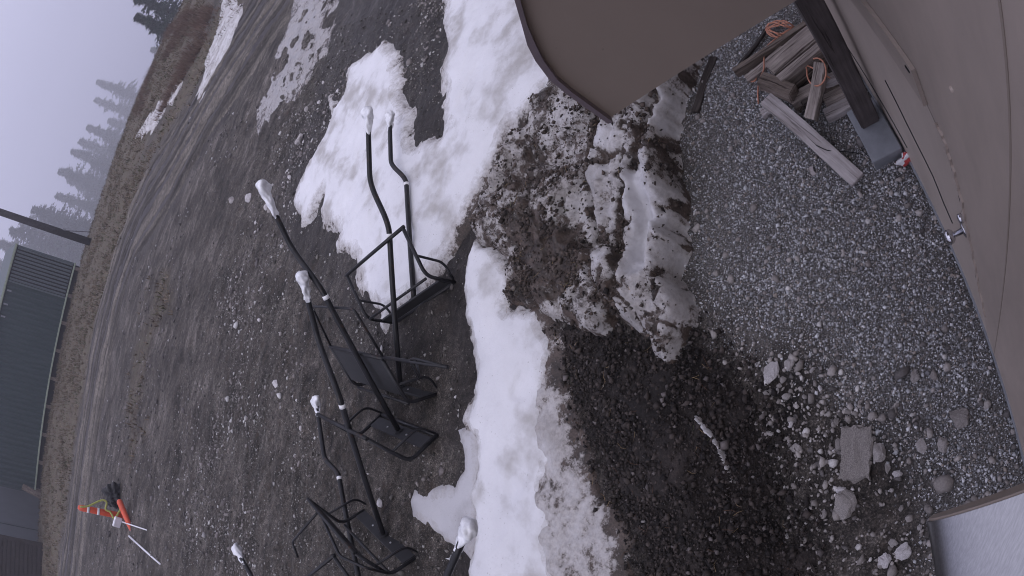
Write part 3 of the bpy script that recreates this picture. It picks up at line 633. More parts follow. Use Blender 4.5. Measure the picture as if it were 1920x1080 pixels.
small_rocks(16, (-2.4, .2), (1.5, 3.4), lambda x, y: sdist(P_soil, x, y) > .1, .025, .05, 'small pale stone lying on the dark soil heap', 'stones on the soil heap', soil_top, .7)
small_rocks(34, (-6, 3.5), (.5, 8), lambda x, y: yard(x, y) * (sdist(P_fringe, x, y) < 0), .04, .09, 'small stone lying on the dirt around the lift chairs', 'stones on the dirt yard', None, .5)
small_rocks(30, (-3, 8), (3, 13), lambda x, y: yard(x, y), .06, .17, 'pale stone on the muddy ground beyond the snow patch', 'stones beyond the snow patch', None, .7)
small_rocks(14, (.2, .3), (3.2, 2.4), lambda x, y: (zone('gravel', x, y) > .9) * (wall_n(x, y) > .4), .015, .028, 'small brownish stone scattered on the gravel by the wall', 'stones on the gravel', None, .15)

# ------------------------------------------------------------------ lift chairs
SD, SB, PHI, YP, PSI, ZR, HW = .382, .55, .396, .262, .081, 1.618, .55
CH = {
 1: dict(o=[-0.539, 5.217, 0.409], R=[[0.6373, 0.0901, 0.7653], [-0.7706, 0.0722, 0.6332], [0.0018, -0.9933, 0.1155]], h=[-0.198, -0.081, 0.514, 0.477, 0.395]),
 2: dict(o=[-1.526, 4.982, 0.329], R=[[0.2291, 0.4079, 0.8838], [-0.9734, 0.1034, 0.2046], [-0.0079, -0.9071, 0.4207]], h=[-0.35, -0.009, 0.705, 0.398, 0.378]),
 3: dict(o=[-2.007, 4.686, 0.282], R=[[0.2275, 0.7435, 0.6288], [-0.9735, 0.1587, 0.1646], [0.0226, -0.6496, 0.7599]], h=[-0.408, 0.056, 0.605, 0.234, 0.431]),
 4: dict(o=[-3.094, 4.442, 0.262], R=[[0.0874, 0.6104, 0.7872], [-0.9962, 0.0536, 0.0691], [0.0, -0.7903, 0.6128]], h=[-0.505, 0.104, 0.611, 0.303, 0.31]),
 5: dict(o=[-3.795, 4.184, 0.381], R=[[0.8115, 0.0773, 0.5793], [-0.5798, -0.0175, 0.8146], [0.0732, -0.9968, 0.0306]], h=[-0.243, -0.036, 0.444, 0.536, 0.313])}
_c = CH[5]; _R = np.array(_c['R']); _U = _R[:, 2].copy(); _U[2] = .085; _U /= np.linalg.norm(_U); _W = _R[:, 0] - _U * (_R[:, 0] @ _U); _W /= np.linalg.norm(_W)
_c['R'] = np.stack([_W, np.cross(_U, _W), _U], 1).tolist(); _c['o'][2] += .03
def steel(name, pts, r, parent, wear=.35, seg=10, m=None):
    V, Fc = tube(pts, r, seg); return mesh(name, V, Fc, m or M_steel, parent, True, dict(wear=np.full(len(V), wear)))
def wrap_mesh(name, a, b, parent, seed, knot=True):
    r = np.random.default_rng(seed); n = 34; L = np.linalg.norm(b - a); d = (b - a) / L
    u = np.cross(d, [.3, .8, .5]); u /= np.linalg.norm(u); v = np.cross(d, u); V = []; sg = 26; Fc = []
    for i in range(n):
        t = i / (n - 1); rad = .040 + .042 * sstep(.2, .7, np.array(t)) ; rad = rad * math.sqrt(max(.02, 1 - max(0, (t - .86) / .14) ** 2))
        if t < .12: rad *= .72
        rad *= 1 - .25 * math.exp(-((t - .55) / .10) ** 2)
        for k in range(sg):
            an = 2 * math.pi * k / sg; q = 1 + 0.20 * math.sin(3 * an + 7 * t + seed) * math.sin(11 * t + seed) + .30 * (.5 - abs(math.sin(1.5 * an - 5 * t + seed))) + .14 * (.5 - abs(math.sin(4 * an + 8 * t))) + r.normal(0, .015)
            V.append(a + d * (t * L) + rad * q * (math.cos(an) * u + math.sin(an) * v * .8) + .018 * math.sin(6 * t + seed) * u)
    for i in range(n - 1):
        for k in range(sg): Fc.append((i * sg + k, i * sg + (k + 1) % sg, (i + 1) * sg + (k + 1) % sg, (i + 1) * sg + k))
    Fc += [tuple(range(sg))[::-1], tuple((n - 1) * sg + k for k in range(sg))]
    o_ = mesh(name, V, Fc, M_wrap, parent, True)
    if knot:                                                       # loose tail of film below the tie
        K = []; kf = []
        for i in range(7):
            for j in range(4):
                t = i / 6; K.append(a - d * (.03 + .09 * t) + u * (.03 + .05 * t + .01 * math.sin(5 * t + j)) + v * ((j - 1.5) * .022 * (1 - .55 * abs(t - .5)) + .012 * math.sin(3 * j + 4 * t)))
        for i in range(6):
            for j in range(3): kf.append((i * 4 + j, i * 4 + j + 1, (i + 1) * 4 + j + 1, (i + 1) * 4 + j))
        mesh('wrap_tail', K, kf, M_wrap, o_, True)
    return o_
def lift_chair(o, R, h, label, seed, panel=True, bars=None, armrests=True, seat_wear=.6, panel_lo=.1):
    mt = np.eye(4); mt[:3, :3] = np.array(R); mt[:3, 3] = o
    root = empty('lift_chair', mat=Matrix(mt.tolist())); put(root, label, 'lift chair', 'lift chairs laid down in a row beside the snow')
    bd = np.array([0, -math.sin(PHI), math.cos(PHI)])
    for x in (-HW, HW):
        T = np.array([x, 0, 0]) + bd * SB
        steel('side_frame', fillet([T, (x, 0, 0), (x, SD, 0)], .10, 7), .020, root, .8 if not panel else .25)
        if armrests:
            mid = np.array([x, 0, 0]) + bd * SB * .42
            steel('armrest', fillet([mid, mid + np.array([0, SD * .95, .0]), (x * .98, SD * 1.0, .03)], .09, 7), .014, root, .1)
    steel('front_rail', [(-HW, SD, 0), (HW, SD, 0)], .022, root, seat_wear)
    steel('rear_rail', [(-HW + .03, .02, -.012), (HW - .03, .02, -.012)], .016, root, seat_wear)
    steel('top_rail', [np.array([-HW - .02, 0, 0]) + bd * SB, np.array([HW + .02, 0, 0]) + bd * SB], .021, root, .15)
    V, Fc = boxm((-HW + .025, YP - .075, -.012), (HW - .025, YP + .075, .012), .004)
    pl = mesh('seat_plate', V, Fc, M_plate, root)
    for bx in (-.22, .17):
        V, Fc = tube([(bx, YP - .01, .0), (bx, YP - .01, .02)], .011, 8); mesh('bolt', V, Fc, M_bolt, pl)
    if panel:
        lo = panel_lo; c = np.array([0, math.cos(PHI), math.sin(PHI)])
        V, Fc = boxm((-HW + .024, lo, -.006), (HW - .024, SB - .024, .006), .002)
        V = [np.array([v[0], 0, 0]) + bd * v[1] + c * v[2] for v in V]; mesh('back_panel', V, Fc, M_plate, root)
    pd = np.array([0, math.sin(PSI), math.cos(PSI)]); q = np.array([0, math.cos(PSI), -math.sin(PSI)])
    ox, oy, l1, l2, l3 = h; off = np.array([ox, 0, 0]) + q * oy; o0 = np.array([0, YP, 0.])
    ring = o0 + pd * ZR; s2 = ring + pd * l1 + off; bs = s2 + pd * l2; bt = bs + pd * l3
    curve = [o0]
    for t in np.linspace(.0, 1, 5)[1:-1]: curve.append(o0 + pd * ZR * t)
    for t in np.linspace(0, 1, 13):
        f = t * t * (3 - 2 * t); curve.append(ring + pd * l1 * t + off * f)
    curve += [bs, bs + pd * l3 * .5]
    pole = steel('hanger_pole', curve, .030, root, .12, 14)
    V, Fc = tube([o0 - pd * .005, o0 + pd * .03], .055, 12); mesh('flange', V, Fc, M_plate, pole)
    for a_, b_ in ((-.02, .02),):
        V, Fc = tube([ring + pd * a_, ring + pd * b_], .0325, 16); mesh('tape_band', V, Fc, M_tape, pole, True)
    wr = wrap_mesh('plastic_wrap', bs, bt, root, seed)
    for nm, pts, r_ in (bars or []): steel(nm, fillet(pts, .06, 5), r_, root, .05)
    return root
b_ = lambda x, v: (x, -v * math.sin(PHI), v * math.cos(PHI))
lift_chair(**CH[1], label='black lift chair with an open, chipped back frame, hanger pole lying along the snow patch', seed=1, panel=False, seat_wear=.9)
lift_chair(**CH[2], label='black lift chair with full back panel in view and its restraint bar swung up', seed=2, bars=[
    ('restraint_bar', [b_(-.55, .55), (-.40, -.424, 1.00), (.56, -.428, 1.02), b_(.60, .56)], .013),
    ('footrest', [b_(.58, .57), (1.62, -.236, .566)], .016), ('footrest', [(1.02, -.13, .36), (1.075, -.235, .565), (1.16, -.24, .585), (1.62, -.236, .568)], .010), ('footrest', [(1.185, -.24, .573), (1.10, -.171, .400)], .010)])
lift_chair(**CH[3], label='black lift chair with seat plate facing up and a long bent pole', seed=3, seat_wear=.35)
lift_chair(**CH[4], label='black lift chair with a thin restraint frame hanging off its back beside the ice tongue', seed=4, bars=[
    ('restraint_bar', [(-.33, -.229, .46), (-.93, -.58, -.16), (-.80, -.62, -.30)], .015), ('restraint_bar', [(-.22, -.211, .47), (.343, -.318, .37), (.62, -.185, .313), (.606, -.03, .105)], .016)], seat_wear=.85, panel_lo=.36)
lift_chair(**CH[5], label='black lift chair with an open back, its twice-bent pole passing under another chair', seed=5, panel=False)
def chair_from_pole(pb, zb, pf, zf, h, label, seed, roll=0.0):
    B = at(*pb, zb); d0 = np.array(pf, float) - np.array(pb, float); best = None
    for s in np.linspace(.5, 6, 400):                               # foot of the pole where its length fits
        Q = at(*(np.array(pb) + d0 * s), zf); e_ = abs(np.linalg.norm(Q - B) - (ZR + sum(h[2:])))
        if best is None or e_ < best[0]: best = (e_, Q)
    U = B - best[1]; U /= np.linalg.norm(U); Wv = np.cross(U, [0, 0, 1.]); Wv /= np.linalg.norm(Wv); Wv = -Wv
    Dv = np.cross(U, Wv)
    if Dv[2] > 0: Wv = -Wv; Dv = -Dv
    R = np.stack([Wv, Dv, U], 1); o0 = best[1] - R @ np.array([h[0], YP + h[1], 0])
    pd = np.array([0, math.sin(PSI), math.cos(PSI)]); q_ = np.array([0, math.cos(PSI), -math.sin(PSI)])
    o0 = B - R @ (np.array([h[0], YP, 0]) + q_ * h[1] + pd * (ZR + sum(h[2:])))
    return lift_chair(o0, R, h, label, seed, seat_wear=.4)
chair_from_pole((440, 1024), .95, (478, 1074), .28, [-.25, 0, .5, .35, .36], 'black lift chair whose white-wrapped pole end points over bare dirt away from the snow', 6)
chair_from_pole((884, 974), .75, (858, 1046), .28, [-.2, 0, .5, .40, .34], 'black lift chair whose white-wrapped pole end rests over the ice tongue', 7)

# ------------------------------------------------------------------ the building the camera hangs on
def wp(s, n, z): return np.array([WD[0] * s + WN[0] * (n - WO), WD[1] * s + WN[1] * (n - WO), z])
bld = empty('building', wp(0, 0, 0)); put(bld, 'taupe metal-clad building with a tan door beside the gravel', 'building')
def bpart(name, V, Fc, m, parent=bld, smooth=False):
    o_ = mesh(name, np.array(V) - wp(0, 0, 0), Fc, m, None, smooth); o_.parent = parent; return o_
def wbox(s0, s1, n0, n1, z0, z1, bev=.0):
    V, Fc = boxm((s0, n0, z0), (s1, n1, z1), bev); return [wp(*v) for v in V], Fc
V, Fc = wbox(-7, 12, -6, -.03, -.3, 5.6); bpart('wall', V, Fc, M_wall)
V, Fc = wbox(.40, 12, -.029, .0, .03, 2.20, .003); dr = bpart('door', V, Fc, M_door)
V, Fc = wbox(-7, 12, -.028, .012, -.2, .045, .003); bpart('sill', V, Fc, M_conc)
# upper siding stops above the door and swings down beside it
edge = [(12, 2.115), (1.19, 2.11), (.956, 2.093), (.868, 2.017), (.818, 1.956), (.788, 1.846), (.755, 1.70), (.728, 1.478), (.671, 1.206), (.642, 1.03), (.56, .81), (.52, .60), (-7, .60), (-7, 5.6), (12, 5.6)]
V, Fc = prism(edge, lambda u, v, t: wp(u, t, v), .012, .05); bpart('siding', V, Fc, M_wall)
# near-black strip painting the gap's shadow, and wavy edge along the siding
def ribbon(pts, n0, n1, hw, name, m, wav=0.0):
    P = np.array(pts, float); T = np.gradient(P, axis=0); T /= np.linalg.norm(T, axis=1)[:, None]; Nn = np.c_[-T[:, 1], T[:, 0]]
    V = []; Fc = []
    for i, (p, nn) in enumerate(zip(P, Nn)):
        wv = wav * math.sin(i * 1.9) + wav * .6 * math.sin(i * .83 + 1)
        for sgn, n_ in ((-1, n0), (1, n0), (1, n1), (-1, n1)):
            q = p + nn * (hw * sgn + wv); V.append(wp(q[0], n_, q[1]))
    for i in range(len(P) - 1):
        for k in range(4): Fc.append((i * 4 + k, i * 4 + (k + 1) % 4, i * 4 + 4 + (k + 1) % 4, i * 4 + 4 + k))
    Fc += [(0, 1, 2, 3), tuple(len(V) - 4 + k for k in (3, 2, 1, 0))]
    return bpart(name, V, Fc, m, bld)
e2 = [np.array(p) for p in edge[1:11]]; fine = []
for a, b in zip(e2[:-1], e2[1:]):
    for t in np.linspace(0, 1, 7, endpoint=False): fine.append(a * (1 - t) + b * t)
ribbon([p + np.array([.012, -.012]) for p in fine], .013, .046, .016, 'gap_shade', M_dark)
ribbon([p + np.array([-.022, .022]) for p in fine[16:]], .05, .058, .008, 'wavy_edge', M_wall, .007)
V, Fc = prism([(.88, 2.05), (4, 2.11), (4, 2.26), (.90, 2.20)], lambda u, v, t: wp(u, t, v), .051, .064); bpart('flashing', V, Fc, M_wall)
for s_, z_ in ((.93, 2.17), (1.25, 2.20)):
    V, Fc = boxm((s_ - .012, .060, z_ - .005), (s_ + .012, .067, z_ + .005), .001); bpart('flashing_slot', [wp(*v) for v in V], Fc, M_dark)
sl = [(1.68, 1.105), (1.525, .933), (1.43, .874), (1.265, .82), (1.17, .70), (1.07, .66)]
V, Fc = tube([wp(s_, .001, z_) for s_, z_ in sl], .004, 6); sm = bpart('door_seam', V, Fc, M_dark)
V, Fc = tube([wp(s_, .001, z_) for s_, z_ in ((3.2, .42), (2.4, .36), (1.75, .30))], .004, 6); bpart('door_seam', V, Fc, M_dark)
kb = wp(.90, 0, .98)
V, Fc = tube([wp(.90, .0, .98), wp(.90, .006, .98), wp(.90, .010, .98)], [.034, .034, .02], 20); kp = bpart('knob_plate', V, Fc, M_chrome, bld, True)
V, Fc = tube([wp(.90, .005, .98), wp(.90, .05, .98), wp(.90, .055, .98), wp(.90, .066, .98), wp(.90, .085, .98), wp(.90, .096, .98), wp(.90, .099, .98)], [.014, .013, .024, .033, .034, .026, .01], 20); bpart('door_knob', V, Fc, M_chrome, bld, True)
V, Fc = tube([wp(.90, .0, 1.12), wp(.90, .018, 1.12), wp(.90, .022, 1.12)], [.022, .022, .014], 16); bpart('deadbolt', V, Fc, M_chrome, bld, True)
for k in range(16):
    s_ = -1.2 + k * .31
    for z_ in (2.42, 3.05):
        V, Fc = tube([wp(s_, .05, z_), wp(s_, .056, z_)], [.009, .006], 8); bpart('screw', V, Fc, M_wall)
for s_ in (.42, 1.35, 2.28, -.5):
    V, Fc = boxm((s_ - .003, .0495, 2.28 if s_ > .5 else .61), (s_ + .003, .0515, 5.5)); bpart('panel_joint', [wp(*v) for v in V], Fc, M_awn)
# roof over the building
V, Fc = prism([(.0, 5.6), (-6.0, 5.6), (-6.0, 6.9)], lambda u, v, t: wp(t, u, v), -7, 12); bpart('roof', V, Fc, M_awn)

# awning with rounded front above the door
S0 = 1.117
prof = [(.06, 2.40), (.8535, 2.40), (.856, 2.50), (.857, 2.575), (.853, 2.64), (.833, 2.714), (.811, 2.766), (.784, 2.822), (.745, 2.885), (.69, 2.95), (.60, 3.03), (.48, 3.10), (.34, 3.15), (.06, 3.18)]
aw = empty('awning', wp(S0, 0, 2.4)); put(aw, 'brown sheet-metal awning with a rounded front edge above the timber pile', 'awning')
V, Fc = prism(prof, lambda u, v, t: wp(t, u, v), S0, S0 + .012); mesh('end_panel', np.array(V) - wp(S0, 0, 2.4), Fc, M_awn, aw)
top = prof[1:-1]; sh_ = [(u + .012 * (1 if u > .8 else .3), v + (.004 if v < 2.6 else .012)) for u, v in top]
for nm, s0, s1, po in (('front_cover', S0 - .02, S0 + 2.6, 0),):
    V, Fc = prism(sh_ + [(u - .002, v - .002) for u, v in top][::-1], lambda u, v, t: wp(t, u, v), s0, s1); mesh(nm, np.array(V) - wp(S0, 0, 2.4), Fc, M_awnlip, aw)
V, Fc = prism([(.07, 2.402), (.85, 2.402), (.85, 2.41), (.07, 2.41)], lambda u, v, t: wp(t, u, v), S0 + .013, S0 + 2.58); mesh('soffit', np.array(V) - wp(S0, 0, 2.4), Fc, M_awn, aw)

# brushed steel hood under the camera
def brushed():
    m, t, b = material('brushed_steel'); c = coord(t, 'Object', (2, 120, 120)); n = noise(t, 3, 4, .6, c)
    t.links.new(cramp(t, n, [(.3, (.27, .27, .28)), (.7, (.35, .35, .36))]), b.inputs['Base Color']); b.inputs['Metallic'].default_value = 1.0
    b.inputs['Roughness'].default_value = .32; bump(t, b, n, .05, .002); return m
M_brush = brushed()
SH, ZH = -.075, 2.52
hd = empty('steel_hood', wp(SH, .06, ZH)); put(hd, 'brushed steel hood with rounded front lip sticking out of the wall', 'hood')
arc = [(.051 + .349 * math.sin(a), ZH - .10 + .135 * math.cos(a) ** .8) for a in np.linspace(0, math.pi / 2 - .03, 48)]
cov = [(u + .004, v + .004) for u, v in arc] + [(u, v) for u, v in arc[::-1]]
V, Fc = prism(cov, lambda u, v, t: wp(t, u, v), SH, SH - .7); o = mesh('hood_cover', np.array(V) - wp(SH, .06, ZH), Fc, M_brush, hd, False)
V, Fc = prism([(u - .001, v - .001) for u, v in arc] + [(.395, ZH - .15), (.051, ZH - .15)], lambda u, v, t: wp(t, u, v), SH + .004, SH - .69); mesh('hood_body', np.array(V) - wp(SH, .06, ZH), Fc, M_awn, hd)

# ------------------------------------------------------------------ post, footing, timber pile, rope
V, Fc = wbox(1.868, 2.30, .016, .235, -.05, .12, .006); o = mesh('concrete_footing', np.array(V) - wp(2.08, .12, 0), Fc, M_conc); o.location = wp(2.08, .12, 0); put(o, 'smooth grey concrete footing block under the wooden post', 'footing')
def along(name, a, b, w_, t_, m, label, cat, group=None, warp=.004, roll=0.0, seed=0):
    """a sawn piece from a to b (its centre line), w_ wide and t_ thick"""
    a = np.array(a, float); b = np.array(b, float); L = np.linalg.norm(b - a); ex = (b - a) / L; ey = np.cross([0, 0, 1.], ex)
    if np.linalg.norm(ey) < .1: ey = np.array([WN[0], WN[1], 0.])
    ey /= np.linalg.norm(ey); ez = np.cross(ex, ey); ey, ez = ey * math.cos(roll) + ez * math.sin(roll), ez * math.cos(roll) - ey * math.sin(roll)
    r = np.random.default_rng(seed); bm = bmesh.new(); bmesh.ops.create_cube(bm, size=1)
    for v in bm.verts: v.co.x *= L; v.co.y *= w_; v.co.z *= t_
    bmesh.ops.bevel(bm, geom=bm.edges[:], offset=min(w_, t_) * .07, segments=2, affect='EDGES')
    bmesh.ops.subdivide_edges(bm, edges=[e_ for e_ in bm.edges if abs(e_.verts[0].co.x - e_.verts[1].co.x) > L * .5], cuts=8)
    p1, p2 = r.uniform(0, 6, 2)
    for v in bm.verts:
        v.co.y += warp * math.sin(v.co.x * 3 / L * 2 + p1) + r.normal(0, .0012); v.co.z += warp * .7 * math.sin(v.co.x * 3 / L + p2) + r.normal(0, .0012)
    me = bpy.data.meshes.new(name); bm.to_mesh(me); bm.free(); me.materials.append(m)
    o_ = bpy.data.objects.new(name, me); C.objects.link(o_)
    q = np.eye(4); q[:3, 0] = ex; q[:3, 1] = ey; q[:3, 2] = ez; q[:3, 3] = (a + b) / 2; o_.matrix_world = Matrix(q.tolist())
    return put(o_, label, cat, group)
along('wooden_post', wp(2.183, .122, .12), wp(2.183, .122, 2.40), .14, .142, M_post, 'thick dark square wooden post standing on the grey footing', 'post', warp=.002)
A = lambda x, y, z: at(x, y, z)
G = 'timber offcuts piled beside the post'
along('plank', A(1436, 186, .17), A(1609, 338, .035), .115, .04, M_woodpale, 'long pale plank sloping down from the pile onto the gravel', 'plank', seed=1)
along('beam', A(1448, 137, .15), A(1600, 12, .15), .16, .15, M_wood, 'cracked grey beam lying on top of the pile behind the post', 'beam', seed=2, roll=.03)
along('beam', A(1478, 166, .08), A(1630, 34, .08), .15, .15, M_wooddk, 'dark weathered beam lying lower beside the cracked grey beam', 'beam', seed=3)
along('beam', A(1503, 196, .07), A(1650, 80, .07), .13, .12, M_wooddk2, 'blackened beam under the short upright offcut', 'beam', seed=31)
along('plank', A(1379, 138, .05), A(1540, 32, .06), .05, .09, M_wooddk, 'narrow brown board at the outer side of the pile', 'plank', seed=4)
along('branch', A(1385, 125, .03), A(1442, 50, .04), .025, .025, M_wooddk2, 'thin dark stick lying across the gravel near the orange rope', 'stick', seed=5)
along('timber_block', A(1428, 152, .22), A(1490, 176, .19), .11, .11, M_wooddk, 'brown sawn block with a dark cut end on the pile', 'offcut', seed=6)
along('timber_offcut', A(1484, 192, .11), A(1560, 148, .12), .09, .08, M_wood, 'grey offcut wedged under the upright piece', 'offcut', seed=7)
along('timber_offcut', A(1540, 118, .30), A(1522, 224, .14), .085, .07, M_wood, 'short split offcut leaning with orange rope looped over it', 'offcut', seed=8)
along('timber_offcut', A(1545, 156, .16), A(1590, 135, .16), .07, .07, M_woodpale, 'small pale block end tucked behind the post, topmost of its stack', 'offcut', seed=9)
along('timber_offcut', A(1546, 172, .11), A(1600, 148, .11), .05, .05, M_wooddk, 'thin brown batten in the stack behind the post', 'offcut', seed=91)
along('timber_offcut', A(1545, 190, .09), A(1606, 162, .09), .075, .07, M_wood, 'cracked short block in the stack behind the post', 'offcut', seed=10)
along('timber_offcut', A(1548, 218, .05), A(1622, 182, .05), .095, .06, M_woodpale, 'flat pale board end lowest in the stack behind the post', 'offcut', seed=11)
along('timber_offcut', A(1428, 214, .03), A(1452, 200, .03), .075, .045, M_woodpale, 'stubby pale offcut under the high end of the long plank', 'offcut', seed=12)
along('plank', A(1400, 150, .04), A(1470, 92, .05), .07, .03, M_wood, 'short grey board beside the narrow brown one', 'plank', seed=41)
along('plank', A(1462, 152, .235), A(1585, 48, .235), .07, .05, M_wood, 'split grey batten lying on the cracked beam', 'plank', seed=42)
along('timber_offcut', A(1496, 208, .05), A(1512, 176, .06), .05, .04, M_wooddk, 'small brown stub on the gravel under the leaning offcut', 'offcut', seed=43)
along('rotten_log', A(1338, 108, .02), A(1303, 212, .01), .07, .05, M_wooddk2, 'black rotten log between the snow bank and the gravel', 'log', seed=13, warp=.01)
along('wood_chip', A(1520, 313, .02), A(1526, 329, .02), .03, .012, M_woodpale, 'tiny yellowish wood chip on the gravel below the long plank', 'wood chip', seed=14)
rp = [A(x, y, z) for x, y, z in ((1422, 195, .02), (1421, 172, .03), (1424, 150, .05), (1432, 130, .06), (1433, 105, .06), (1440, 85, .06))]
for k in range(44):
    a = k * .62; rp.append(A(1463 + (17 + 7 * math.sin(k * 1.3)) * math.cos(a) + 4 * math.sin(k * .7), 55 + (14 + 5 * math.cos(k * 1.1)) * math.sin(a) * .9, .05 + .012 * (k % 5)))
rope = empty('rope', A(1463, 55, 0)); put(rope, 'tangled orange rope coiled at the end of the timber pile', 'rope')
def rpart(name, pts, r_=.0065):
    V, Fc = tube(catmull(pts, 4), r_, 6); mesh(name, np.array(V) - A(1463, 55, 0), Fc, M_rope, rope, True)
rpart('coil', rp)
rpart('small_loop', [A(1410 + 8 * math.cos(a), 146 + 7 * math.sin(a), .03) for a in np.linspace(0, 6.6, 14)])
o_pts = [A(1537 + 18 * math.cos(a) - 6, 135 + 26 * math.sin(a), .27 + .06 * math.cos(a)) for a in np.linspace(-1.9, 3.6, 16)] + [A(1556, 146, .24)]
V, Fc = tube(catmull(o_pts, 4), .006, 6); o = mesh('rope_loop', np.array(V) - o_pts[0], Fc, M_rope, None, True); o.location = o_pts[0]; put(o, 'single orange rope loop hung over the leaning offcut', 'rope')
# crumpled red and white packaging by the wall
bagp = A(1700, 296, .05); bm = bmesh.new(); bmesh.ops.create_icosphere(bm, subdivisions=3, radius=.05)
for v in bm.verts:
    p = np.array(v.co); v.co = Vector((p * (1 + .25 * math.sin(p @ [90, 40, 20]) + .15 * math.sin(p @ [-30, 80, 60]))).tolist()); v.co.x *= 1.3; v.co.y *= .7
me = bpy.data.meshes.new('crumpled_wrapper'); bm.to_mesh(me); bm.free()
m, t, b = material('red_white_wrapper'); t.links.new(cramp(t, noise(t, 16, 2, .5, coord(t)), [(.47, (.75, .75, .76)), (.5, (.42, .05, .05))]), b.inputs['Base Color']); b.inputs['Roughness'].default_value = .4
me.materials.append(m); o = bpy.data.objects.new('crumpled_wrapper', me); C.objects.link(o); o.location = bagp; o.rotation_euler = (0, 0, -.9); put(o, 'crumpled red and white wrapper beside the concrete footing', 'litter')
cab = [A(1614, 235, .03), A(1610, 250, .03), A(1616, 280, .03), A(1634, 296, .03), A(1655, 300, .03)]
V, Fc = tube(catmull(cab, 5), .003, 5); o = mesh('thin_cable', np.array(V) - cab[0], Fc, M_dark, None, True); o.location = cab[0]; put(o, 'thin black cable curling around the concrete footing', 'cable')
cab = [A(1530, 272, .11), A(1552, 282, .10), A(1580, 284, .06), A(1600, 286, .03), A(1618, 290, .03)]
V, Fc = tube(catmull(cab, 5), .003, 5); o = mesh('thin_cable', np.array(V) - cab[0], Fc, M_dark, None, True); o.location = cab[0]; put(o, 'thin black cable draped across the long pale plank', 'cable')

# ------------------------------------------------------------------ things by the track: delineators, stakes
def pt(px, py, R_):
    """point of the place at horizontal distance R_"""
    r = (_ray([(px, py)]) @ _M.T)[0]; return np.array([0, 0, H]) + r * R_ / np.hypot(r[0], r[1])
M_or = simple('orange_plastic', (.62, .085, .035), .5, .15, 6); M_wh = simple('white_band', (.75, .75, .78), .4, .1); M_yel = simple('yellow_webbing', (.34, .36, .09), .7, .25, 20); M_blk = simple('black_plastic', (.012, .012, .014), .6, .2)
og = at(232, 968); RO = float(np.hypot(og[0], og[1]))
def stick(name, pts, r_, m, label, cat, bands=None, seg=12, group=None):
    V, Fc = tube(pts, r_, seg); o_ = mesh(name, np.array(V) - pts[0], Fc, m, None, True); o_.location = pts[0]
    for a, b in (bands or []):
        d = pts[-1] - pts[0]; V, Fc = tube([d * a, d * b], (np.max(r_)) * 1.03, seg); mesh('reflective_band', V, Fc, M_wh, o_, True)
    return put(o_, label, cat, group)
a, b = pt(236, 969, RO), pt(146, 951, RO)
stick('delineator_post', [a, a + (b - a) * .03, a + (b - a) * .9, a + (b - a) * .96, b], np.array([.07, .11, .10, .09, .05]), M_or, 'upright orange delineator tube with pale reflective bands', 'delineator', [(.55, .60), (.76, .81)])
a, b = pt(223, 938, RO - .6), pt(250, 1000, RO - 1.2)
stick('delineator_post', [a, a + (b - a) * .05, a + (b - a) * .8, b], np.array([.07, .10, .085, .05]), M_or, 'orange delineator tube leaning beside the upright one', 'delineator')
stick('marker_stake', [at(249, 1006) + [0, 0, .12], at(304, 1058) + [0, 0, .05]], np.array([.03, .025]), M_wh, 'long white marker stake lying out from the leaning delineator', 'stake')
stick('marker_stake', [at(228, 976) + [0, 0, .2], at(281, 995) + [0, 0, .05]], np.array([.022, .018]), M_wh, 'short thin white stake crossing under the leaning delineator', 'stake')
pts = [pt(x, y, RO - .3) for x, y in ((150, 950), (165, 949), (190, 938), (200, 942), (198, 955), (207, 960), (214, 972), (222, 962), (226, 955))]
V, Fc = tube(catmull(pts, 4), .035, 6); o = mesh('strap', np.array(V) - pts[0], Fc, M_yel, None, True); o.location = pts[0]; put(o, 'yellow-green webbing strap tangled round the upright delineator', 'strap')
bm = bmesh.new(); bmesh.ops.create_icosphere(bm, subdivisions=4, radius=1)
for v in bm.verts:
    p = np.array(v.co); p = p * (1 + .22 * math.sin(p @ [4, 3, 1]) + .14 * math.sin(p @ [-6, 5, 7]) + .08 * math.sin(p @ [13, -9, 11])); v.co = Vector((p * [.38, .30, .34] + [0, 0, .2]).tolist())
bm.verts.index_update(); V = [np.array(v.co) for v in bm.verts]; Fc = [tuple(v.index for v in f.verts) for f in bm.faces]; bm.free()
o = mesh('crumpled_tarp', V, Fc, M_blk); o.location = at(222, 950) + [0.25, .3, -.05]; o.rotation_euler = (.1, .15, .5); put(o, 'black crumpled tarp bundle beside the orange delineators', 'tarp')
V, Fc = boxm((-.16, -.05, -.13), (.16, .05, .13), .02); o = mesh('sand_bag', V, Fc, M_wh); o.location = pt(220, 979, RO - .5); o.rotation_euler = (.3, .2, .4); put(o, 'small white bag at the foot of the delineators', 'bag')
ru = at(215, 935)

# ------------------------------------------------------------------ utility pole, shed and far buildings
M_pole = wood_material('tarred_pole', (.02, .018, .02), (.035, .031, .033), (.06, .055, .056))
RP = 43.0; a = pt(172, 455, RP); 
up_ = empty('utility_pole', a); put(up_, 'tall dark utility pole standing near the ribbed shed', 'pole')
b = a + np.array([.0, .0, 11.0]); V, Fc = tube([a - [0, 0, .4], a + [0, 0, 5.0], b], np.array([.27, .25, .22]), 12); mesh('shaft', np.array(V) - a, Fc, M_pole, up_, True)
V, Fc = tube([a + [0, 0, .25] + np.array([.7, -.1, 0]), a + [0, 0, 2.2] + np.array([.22, -.1, 0])], .025, 6); mesh('guy_rod', np.array(V) - a, Fc, M_pole, up_)
V, Fc = boxm((.15, -.12, 2.1), (.38, .1, 2.35), .02); mesh('junction_box', V, Fc, M_conc, up_)
M_shed = painted_metal('slate_green_cladding', (.024, .042, .043), .45, .2); M_shedl = painted_metal('pale_slate_cladding', (.08, .10, .105), .45, .2); M_trim = simple('pale_green_trim', (.26, .30, .22), .5, .15)
